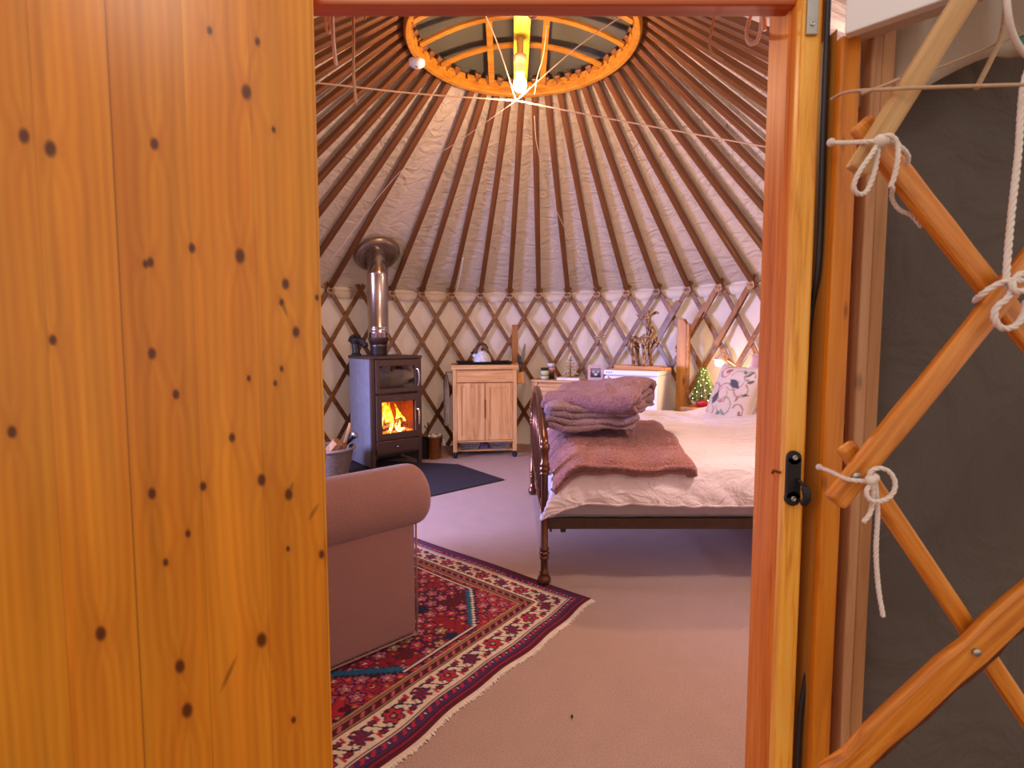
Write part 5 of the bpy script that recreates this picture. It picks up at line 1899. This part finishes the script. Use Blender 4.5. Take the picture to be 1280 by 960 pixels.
for y in (BY0 + .0, BY1 - .03):
    mb = MB(); mb.box(bl(BX0 + .01, y, .268), bl(BX1, y + .03, .318)); obj('side_rail', mb, plain('dark_rail', '#4a3426', .45, .3, .15, 20), bed, bevel=.003)
mb = MB()
for k in range(12):
    x = BX0 + .12 + k * .155
    mb.box(bl(x, BY0 + .03, .305), bl(x + .07, BY1 - .03, .319))
obj('base_slats', mb, M['batten'], bed)
mb = MB(); mb.box(bl(.225, BY0 + .004, .251), bl(.25, BY0 + .02, .270)); mb.box(bl(.175, BY0 + .006, .253), bl(.185, BY0 + .02, .270)); obj('bracket', mb, M['black'], bed, bevel=.002)

ma = thing('mattress', 'mattress in a rumpled pale sheet showing below the duvet edge', 'mattress', (.2, 2.40, .32))
mb = MB()
def mat_side(u, v):
    x = .19 + 1.84 * u
    w1 = .012 * (n1(u * 22 + v * 3, v * 2, 12) - .45) * (1 - v * .5)
    return Vector((x - .2, 2.512 - 2.50 - w1 - .01 * math.sin(PI * v), .001 + .22 * v))
mb.box((-.01, .02, .0), (1.83, 1.37, .225))
obj('core', mb, M['white'], ma, bevel=.04, seg=4)
mb = MB(); mb.grid(160, 12, mat_side)
obj('sheet', mb, cloth('lilac_sheet', '#b7a9ad', .05, 300, .9, .1, .1), ma, True, solid=.006)

# duvet
BS = Vector((0, -.10, .02))
def ztop(x, y):
    e = .016 * (n1(x * 3.2, y * 3.0, 61) - .5) * 2 + .010 * (n1(x * 9, y * 5, 62) - .5) * 2
    z = .605 + e
    if x < .32:
        z -= .16 * ((.32 - x) / .16) ** 2
    if x > 1.2:
        z += .05 * min(1, (x - 1.2) / .3)
    return z
def xleft(z):
    P = [(.26, .135), (.30, .122), (.36, .145), (.42, .172), (.50, .20), (.56, .215), (.62, .185), (.9, .185)]
    for (a, xa), (b, xb) in zip(P, P[1:]):
        if z <= b:
            t = max(0, (z - a) / (b - a))
            return xa + (xb - xa) * t
    return P[-1][1]
def zhem(x):
    if x < .34:
        t = max(0, min(1, (x - .12) / .22))
        return .285 + .105 * t * t * (3 - 2 * t)
    return .392 + .010 * (n1(x * 7, 3, 90) - .5) * 2 + .004 * math.sin(x * 5)
def duvet(u, v, lift=0.0, hem=None, x0=None, x1=2.03, yback=3.93, fold=1.0):
    """v: 0 at the far edge, 1 at the hem on the near side"""
    vt = .62
    def X(z):
        a = xleft(z) if x0 is None else x0
        return a + (x1 - a) * u
    if v < vt:
        t = v / vt
        x = X(.9)
        y = yback + (2.53 - yback) * t
        z = ztop(x, y) + lift
        if t > .86:
            q = (t - .86) / .14
            z -= .030 * q * q
        if yback > 3.9 and t < .12:
            q = 1 - t / .12
            z -= .10 * q * q
        return Vector((x, y, z))
    t = (v - vt) / (1 - vt)
    xs = X(.5)
    zt = ztop(max(xs, .2), 2.53) + lift - .030
    zh = (zhem(xs) if hem is None else hem(xs))
    if t < .28:
        a = t / .28 * PI / 2
        z = zt - (1 - math.cos(a)) * .055
        y = 2.53 - math.sin(a) * (.085 + lift)
    else:
        q = (t - .28) / .72
        z = zt - .055 + (zh - (zt - .055)) * q
        y = 2.53 - .085 - lift - .018 * q
    x = X(z)
    f = max(0, t - .1)
    w_ = (math.sin(x * 31 + 5 * n1(x * 4, z * 5, 71) + z * 9) * .5 + math.sin(x * 13 + z * 14) * .6) * .013 * f * fold
    w_ += (abs(n1(x * 9 + z * 6, z * 5, 75) - .5) * 2) ** .6 * .028 * f * fold - .012 * f * fold
    return Vector((x, y - w_ - .016 * math.sin(PI * min(1, f)) , z))
M['duvet'] = cloth('white_duvet_cotton', '#e2d1d3', .03, 400, .85, .08, .15)
nt = M['duvet'].node_tree
_n = noise_node(nt, 7, 5, 0.55, coords(nt, 'Object', (1.0, 2.2, 1.6)), 1.2)
bump(nt, nt.nodes['Principled BSDF'], _n.outputs['Fac'], 0.55, 0.05)
dv = thing('duvet', 'rumpled white duvet spread over the bed and hanging down its near side', 'duvet', (1.0, 2.4, .42))
mb = MB(); mb.grid(150, 90, lambda u, v: duvet(u, v) + BS - dv.location, True)
o = obj('cover', mb, M['duvet'], dv, True, solid=.028)
mb = MB()
mb.tube([duvet(.02 + .98 * k / 120, 1.0) + BS + Vector((0, -.006, -.004 + .002 * math.sin(k * .9))) - dv.location for k in range(121)], .010, 8)
obj('hem', mb, M['duvet'], dv, True)

# throw across the foot of the bed
def throw_hem(x):
    P = [(.12, .40), (.165, .41), (.20, .47), (.235, .535), (.28, .562), (.40, .556), (.60, .545), (.78, .552), (1, .56)]
    for (a, za), (b, zb_) in zip(P, P[1:]):
        if x <= b:
            t = max(0, (x - a) / (b - a))
            return za + (zb_ - za) * t
    return .56
def throw_fn(u, v):
    p = duvet(u, v, .026, throw_hem, None, .80 + .06 * max(0, 1 - v / .62) + .012 * math.sin(v * 20), 3.22, .45)
    p += Vector((0, 0, .012 * (n1(p.x * 7, p.y * 7, 81) - .5) * 2 + .006 * (n1(p.x * 25, p.y * 25, 82) - .5)))
    e = max(0, (u - .96) / .04)
    p.z -= .02 * e * e
    return p
M['fur'] = cloth('dusty_pink_fur', '#b07269', .4, 130, 1.0, 1.0, .25, .28, .014)
th = thing('fur_throw', 'dusty pink fur throw folded across the foot of the white duvet', 'throw', (.5, 2.5, .60))
mb = MB(); mb.grid(110, 100, lambda u, v: throw_fn(u, v) + BS - th.location, True)
obj('fur', mb, M['fur'], th, True, solid=.034)
mb = MB()
mb.tube([throw_fn(.06 + .93 * k / 60, .985) + BS + Vector((0, -.010, .012)) - th.location for k in range(61)], .011, 8)
obj('fold_edge', mb, M['fur'], th, True)
mb = MB()
rq = random.Random(17)
for k in range(26000):
    u, v = rq.random(), rq.random() ** .75
    p = throw_fn(u, v) + BS - th.location
    n_ = Vector((0, -.1, 1)) if v < .6 else Vector((0, -1, .25))
    p = p + n_.normalized() * .016
    d = (n_ * .6 + Vector((rq.random() - .5, rq.random() - .5, rq.random() - .6))).normalized() * (.010 + .008 * rq.random())
    s = d.orthogonal().normalized() * .0013
    mb.add([p - s, p + s, p + d], [(0, 1, 2)])
fz = obj('fur_tuft', mb, M['fur'], th)
fz['kind'] = 'stuff'

# folded blankets
M['knit'] = cloth('lilac_pink_knit', '#9c7c82', .25, 120, 1.0, 1.0, .12, .2, .010)
M['plush'] = cloth('brown_pink_plush', '#94696a', .3, 110, 1.0, 1.0, .12, .25, .010)
def folded(name, lab, path, y0, y1, thick, mat, loc, rz, sd, grp, skew=0.0):
    P = resample(spline([(x, 0, z) for x, z in path], 8), .012)
    m_ = len(P)
    def fn(u, v):
        p = P[min(m_ - 1, int(round(u * (m_ - 1))))]
        y = y0 + (y1 - y0) * v
        ns = (n1(p.x * 7 + sd, y * 7 + p.z * 9, sd) - .5) * 1.5
        n2 = (n1(p.x * 22 + sd, y * 20 + p.z * 30, sd + 3) - .5)
        edge = min(v, 1 - v)
        dz = -.016 * max(0, 1 - edge / .14) ** 2 * (p.z > .03)
        return Vector((p.x + .03 * ns + skew * (v - .5), y + .035 * (n1(p.x * 6, p.z * 40, sd + 9) - .5) * (1 if v < .5 else 1), p.z + .034 * ns + .014 * n2 + dz))
    t = thing(name, lab, 'blanket', loc, rz, grp)
    mb = MB(); mb.grid(m_ - 1, 36, fn)
    obj('cloth', mb, mat, t, True, solid=thick)
    return t
lowp = [(.42, .022), (.30, .020), (.10, .022), (.01, .026), (-.018, .048), (.012, .068), (.12, .060), (.28, .058), (.38, .062), (.42, .078), (.38, .092), (.25, .090), (.10, .092), (.02, .094), (-.012, .107), (.03, .120), (.16, .118), (.30, .114), (.40, .112)]
folded('folded_blanket', 'lilac knitted blanket folded flat at the bottom of the pile on the fur throw', lowp, 0, .40, .030, M['knit'], (.18, 2.56, .700), rad(-6), 5, 'blankets on the bed')
upp = [(.36, .018), (.10, .018), (.0, .028), (-.04, .062), (-.012, .118), (.10, .140), (.22, .155), (.33, .175), (.42, .150), (.445, .10), (.40, .062), (.2, .055), (.065, .052), (.03, .075), (.075, .098), (.2, .094), (.34, .115), (.38, .09)]
def bundle(lab, path, x1, thick, mat, loc, rz, sd):
    P = resample(spline([(0, y, z) for y, z in path], 8), .012)
    m_ = len(P)
    def fn(u, v):
        p = P[min(m_ - 1, int(round(u * (m_ - 1))))]
        x = x1 * v
        ns = (n1(x * 6 + sd, p.y * 6 + p.z * 9, sd) - .5)
        n2 = (n1(x * 17 + sd, p.y * 17 + p.z * 25, sd + 3) - .5)
        e = min(v, 1 - v)
        sc = 1 - .22 * max(0, 1 - e / .10) ** 2
        slump = .80 - .26 * (1 - v) ** 1.5
        return Vector((x + .05 * (n1(p.y * 8, p.z * 22, sd + 9) - .5), .2 + (p.y - .2) * (.96 + .08 * v) + .06 * ns, max(.016, (.08 + (p.z - .08) * sc) * slump + .050 * ns + .016 * n2)))
    t = thing('folded_blanket', lab, 'blanket', loc, rz, 'blankets on the bed')
    mb = MB(); mb.grid(m_ - 1, 44, fn)
    obj('cloth', mb, mat, t, True, solid=thick)
    return t
bundle('brownish pink plush blanket bundled in thick folds on top of the lilac one', upp, .47, .034, M['plush'], (.175, 2.70, .785), rad(-26), 11)

# cushions
def cushion(name, lab, loc, h_, n_, size, thick, mat, painted=None, grp=None):
    """h_: horizontal axis in the face, n_: facing direction"""
    n_ = Vector(n_).normalized(); h_ = Vector(h_); h_ = (h_ - n_ * h_.dot(n_)).normalized()
    up = n_.cross(h_)
    if up.z < 0:
        up = -up
    t = thing(name, lab, 'cushion', loc, 0, grp)
    N = 60
    def side(sg):
        def fn(u, v):
            a, b = u * 2 - 1, v * 2 - 1
            pin = 1 - .10 * (1 - abs(a) ** 2.2) * abs(b) ** 4
            pin2 = 1 - .10 * (1 - abs(b) ** 2.2) * abs(a) ** 4
            tt = max(0, (1 - abs(a) ** 2.6) * (1 - abs(b) ** 2.6)) ** .5
            wr = .006 * (n1(a * 4 + 9, b * 4, 44) - .5)
            return h_ * (a * pin2 * size / 2) + up * (b * pin * size / 2) + n_ * (sg * (tt * thick / 2 + wr * tt))
        return fn
    mb = MB(); mb.grid(N, N, side(1)); mb.grid(N, N, side(-1), True)
    o = obj('cover', mb, mat, t, True)
    recalc(o)
    if painted is not None:
        paint(o, painted(N))
    mb = MB()
    ring = []
    f = side(1)
    for k in range(40): ring.append(f(k / 40, 0))
    for k in range(40): ring.append(f(1, k / 40))
    for k in range(40): ring.append(f(1 - k / 40, 1))
    for k in range(41): ring.append(f(0, 1 - k / 40))
    mb.tube(ring, .004, 6)
    obj('piping', mb, cloth('piping', '#c9b29c', .05, 200), t, True)
    return t
def floral(N):
    U = np.tile(np.linspace(-1, 1, N + 1), N + 1); V = np.repeat(np.linspace(-1, 1, N + 1), N + 1)
    c = np.tile(np.array(lin('#cdb6a4')), (len(U), 1))
    def leaf_(u, v, L, w, a, col):
        du, dv_ = U - u, V - v
        x = du * math.cos(a) + dv_ * math.sin(a); y = -du * math.sin(a) + dv_ * math.cos(a)
        m_ = (np.abs(x) < L) & (np.abs(y) < w * (1 - (x / L) ** 2))
        c[m_] = lin(col)
    def curl(u, v, r_, col, w=.022, a0=0, a1=5.2):
        du, dv_ = U - u, V - v
        rr = np.sqrt(du ** 2 + dv_ ** 2); aa = (np.arctan2(dv_, du) - a0) % (2 * PI)
        m_ = (np.abs(rr - r_ * (1 - aa / 14)) < w) & (aa < a1)
        c[m_] = lin(col)
    for (u, v, r_, col, a0) in ((-.1, -.12, .38, '#9a6f66', .4), (-.1, -.12, .24, '#b08078', 2), (.05, -.45, .35, '#8f8a6c', 3.3), (.55, .1, .3, '#8a7466', 2.2), (-.62, .0, .3, '#a0625a', 4.5), (-.35, .62, .25, '#a85a50', 1), (.62, .55, .2, '#7d7466', 0), (.2, .42, .4, '#a98a7c', 4), (-.55, -.65, .25, '#a5655c', 1.8), (.6, -.55, .25, '#9a6a60', 4)):
        curl(u, v, r_, col, .02, a0)
    for a in ((.22, .25, .26, .12, -.5, '#4a4a52'), (-.42, -.28, .24, .12, 1.2, '#4a4c50'), (-.2, -.82, .2, .07, .9, '#6f7a64'), (.05, -.75, .2, .06, 2.2, '#74806c'), (.62, .62, .15, .06, .9, '#6a6a5c'),
              (.75, .38, .14, .05, .3, '#6a5a50'), (-.25, .68, .16, .08, .4, '#a8564c'), (-.55, .55, .18, .05, -.9, '#a57c70'), (.5, -.2, .13, .05, 1.2, '#a0766c'), (.42, .68, .1, .05, 2.5, '#5f6a5c'), (.7, -.7, .16, .06, 1.6, '#9a6058'), (.72, -.05, .14, .03, .2, '#4f4a4a')):
        leaf_(*a)
    return np.vstack([c, c])
cushion('cushion', 'floral cream cushion with dark leaves leaning at the head of the bed', at(919, 493, 3.40), (.30, -.95, .0), (-.88, -.30, .38), .41, .15, patterned('floral_linen', .9, 300, .2, 0, .1), floral, 'cushions on the bed')
cushion('cushion', 'plain brown-pink pillow propped upright behind the floral cushion', at(943, 505, 3.42), (.4, -.92, .0), (-.9, -.35, .3), .36, .16, cloth('brown_pillow', '#8f6654', .08, 200), None, 'cushions on the bed')
cushion('cushion', 'dull pink pillow peeking out above the brown-pink pillow beside the jamb', at(962, 475, 3.62), (.35, -.94, .1), (-.9, -.3, .25), .40, .15, cloth('pink_pillow', '#b98a88', .06, 200), None, 'cushions on the bed')

# ================================================================== armchair
ae = Vector((.75, .662, 0)).normalized()          # along the arm, towards its front
an = Vector((ae.y, -ae.x, 0))                      # outwards, towards the camera
AF = Vector((-.364, 1.95, 0))                      # foot of the arm's front corner
arz = math.atan2(ae.y, ae.x)
ac = thing('sofa', 'dusty pink-brown fabric sofa with a thick rolled arm standing on the rug', 'sofa', AF, arz)
# local x towards the front, local y away from the camera
M['sofa'] = cloth('pink_brown_weave', '#936861', .22, 330, .95, .5, .25, .06)
AL, AT, AWD = .80, .17, 1.14
def arm(y, sg):
    mb = MB()
    mb.box((-AL, 0 if sg > 0 else -AT, .022), (0, AT if sg > 0 else 0, .50))
    mb.v = [Vector((v.x, v.y + y, v.z)) for v in mb.v]
    o = obj('arm', mb, M['sofa'], ac, bevel=.018, seg=4)
    mb = MB()
    prof = []
    cy = y + sg * .075
    for k in range(40):
        a = 2 * PI * k / 40
        prof.append((cy + .125 * math.cos(a) * 1.0, .548 + .118 * math.sin(a)))
    vs, fs = [], []
    xs = [(-AL - .005, .93), (-AL + .02, 1.0)] + [(-AL + .02 + (AL - .02) * i / 10, 1.0) for i in range(1, 11)] + [(.022, .985), (.036, .95), (.046, .88), (.050, .80)]
    for x, s in xs:
        vs += [(x, cy + (py_ - cy) * s, .548 + (pz - .548) * s) for py_, pz in prof]
    n_ = 40
    for i in range(len(xs) - 1):
        for j in range(n_):
            fs.append((i * n_ + j, i * n_ + (j + 1) % n_, (i + 1) * n_ + (j + 1) % n_, (i + 1) * n_ + j))
    fs += [tuple(reversed(range(n_))), tuple((len(xs) - 1) * n_ + j for j in range(n_))]
    mb.add(vs, fs)
    r_ = recalc(obj('arm_roll', mb, M['sofa'], o, True))
    mb = MB()
    yy = y - sg * .001
    mb.tube([(.0, yy, .024), (.0, yy, .46)], .004, 6)
    mb.tube([(-AL, yy, .024), (.0, yy, .024)], .004, 6)
    obj('piping', mb, M['sofa'], o, True)
arm(0, 1)
arm(AWD, -1)
mb = MB(); mb.box((-AL + .05, AT, .07), (-.02, AWD - AT, .30)); obj('base', mb, M['sofa'], ac, bevel=.02, seg=3)
mb = MB(); mb.box((-AL + .16, AT + .002, .30), (.0, AWD - AT - .002, .44)); obj('seat_cushion', mb, M['sofa'], ac, bevel=.05, seg=5)
mb = MB(); mb.box((-AL - .06, AT * .5, .06), (-AL + .16, AWD - AT * .5, .80)); obj('backrest', mb, M['sofa'], ac, bevel=.06, seg=5)
for (x, y) in ((-.06, .06), (-AL + .06, .06), (-.06, AWD - .06), (-AL + .06, AWD - .06)):
    mb = MB(); mb.lathe([(.018, .0105), (.022, .014), (.03, .05)], (x, y, 0), 14); obj('foot', mb, M['soot'], ac, True)

# crumb of leaf on the carpet
cpt = gr(715, 897)
o = obj('dry_leaf', MB().grid(4, 4, lambda u, v: Vector((.007 * (u - .5) * (1 - abs(v - .5)), .014 * (v - .5), .003 + .004 * abs(u - .5)))), M['soot'], None, True, solid=.001)
o.location = cpt
tag(o, 'tiny dark leaf crumb lying alone on the carpet near the doorway', 'leaf')

# unseen lamp added inside the door to light the bed's near side
DLP = Vector((1.12, 1.80, 1.66))
wl_ = thing('added_lamp', 'small frosted lamp added unseen inside the door, right of the jamb', 'lamp', DLP + Vector((0, 0, .09)))
mb = MB(); mb.lathe([(1e-4, -.11), (.03, -.105), (.045, -.085), (.03, -.04), (.018, -.02)], n=20); obj('bulb', mb, emit('frosted_bulb', '#ffdcc0', 12), wl_, True)
mb = MB(); mb.lathe([(.02, -.03), (.024, -.02), (.024, .03), (.01, .04)], n=18); mb.tube([(0, 0, .035), (.3, -.1, .22)], .004, 6); obj('holder', mb, M['black'], wl_, True)
# ================================================================== light
SC.view_settings.view_transform = 'Standard'
SC.view_settings.look = 'None'
SC.view_settings.gamma = 1.0
SC.view_settings.use_curve_mapping = False
SC.view_settings.exposure = 0.0
SC.cycles.use_denoising = True
SC.cycles.max_bounces = 8
SC.cycles.transparent_max_bounces = 12
SC.cycles.caustics_reflective = False
SC.cycles.caustics_refractive = False
SC.cycles.sample_clamp_indirect = 6.0

wd = bpy.data.worlds.new('sky')
SC.world = wd
wd.use_nodes = True
bg = wd.node_tree.nodes['Background']
bg.inputs['Color'].default_value = (1.0, 0.86, 0.74, 1)
bg.inputs['Strength'].default_value = 0.88

def light(name, kind, loc, power, col, **kw):
    l = bpy.data.lights.new(name, kind)
    l.energy = power
    l.color = col
    for k, v in kw.items():
        setattr(l, k, v)
    o = bpy.data.objects.new(name, l)
    COL.objects.link(o)
    o.location = loc
    return o
def aim(o, p):
    o.rotation_euler = (Vector(p) - o.location).to_track_quat('-Z', 'Y').to_euler()

light('bulb_light', 'POINT', bulb_at + Vector((0, 0, -0.075)), 64, (1.0, 0.66, 0.44), shadow_soft_size=0.045)
# added cool light behind the unseen window panel on the left
wc = wallp((WTH0 + WTH1) / 2, (WZ0 + WZ1) / 2, WR + 0.25)
d = light('added_cool_light', 'AREA', wc, 105, (0.42, 0.46, 1.0), shape='RECTANGLE', size=0.9, size_y=0.5, spread=rad(105))
aim(d, (0.3, 3.6, 0.3))
# reading lamp
light('bedside_light', 'POINT', hp - ax * .12 + Vector((-.01, -.05, -.045)), 15, (1.0, 0.70, 0.40), shadow_soft_size=0.03)
# light of the unseen lamp added inside the door, right of the jamb
light('added_lamp_light', 'POINT', DLP + Vector((0, 0, -.085)), 38, (1.0, 0.80, 0.72), shadow_soft_size=0.05)
light('porch_fill_light', 'POINT', (-0.38, -0.1, 2.15), 10, (1.0, 0.86, 0.76), shadow_soft_size=0.15)  # added fill above the camera for the door's upper half; no lamp hangs there
light('fire_light', 'POINT', stw((.25, .12, .42)), 2.5, (1.0, 0.32, 0.06), shadow_soft_size=0.05)
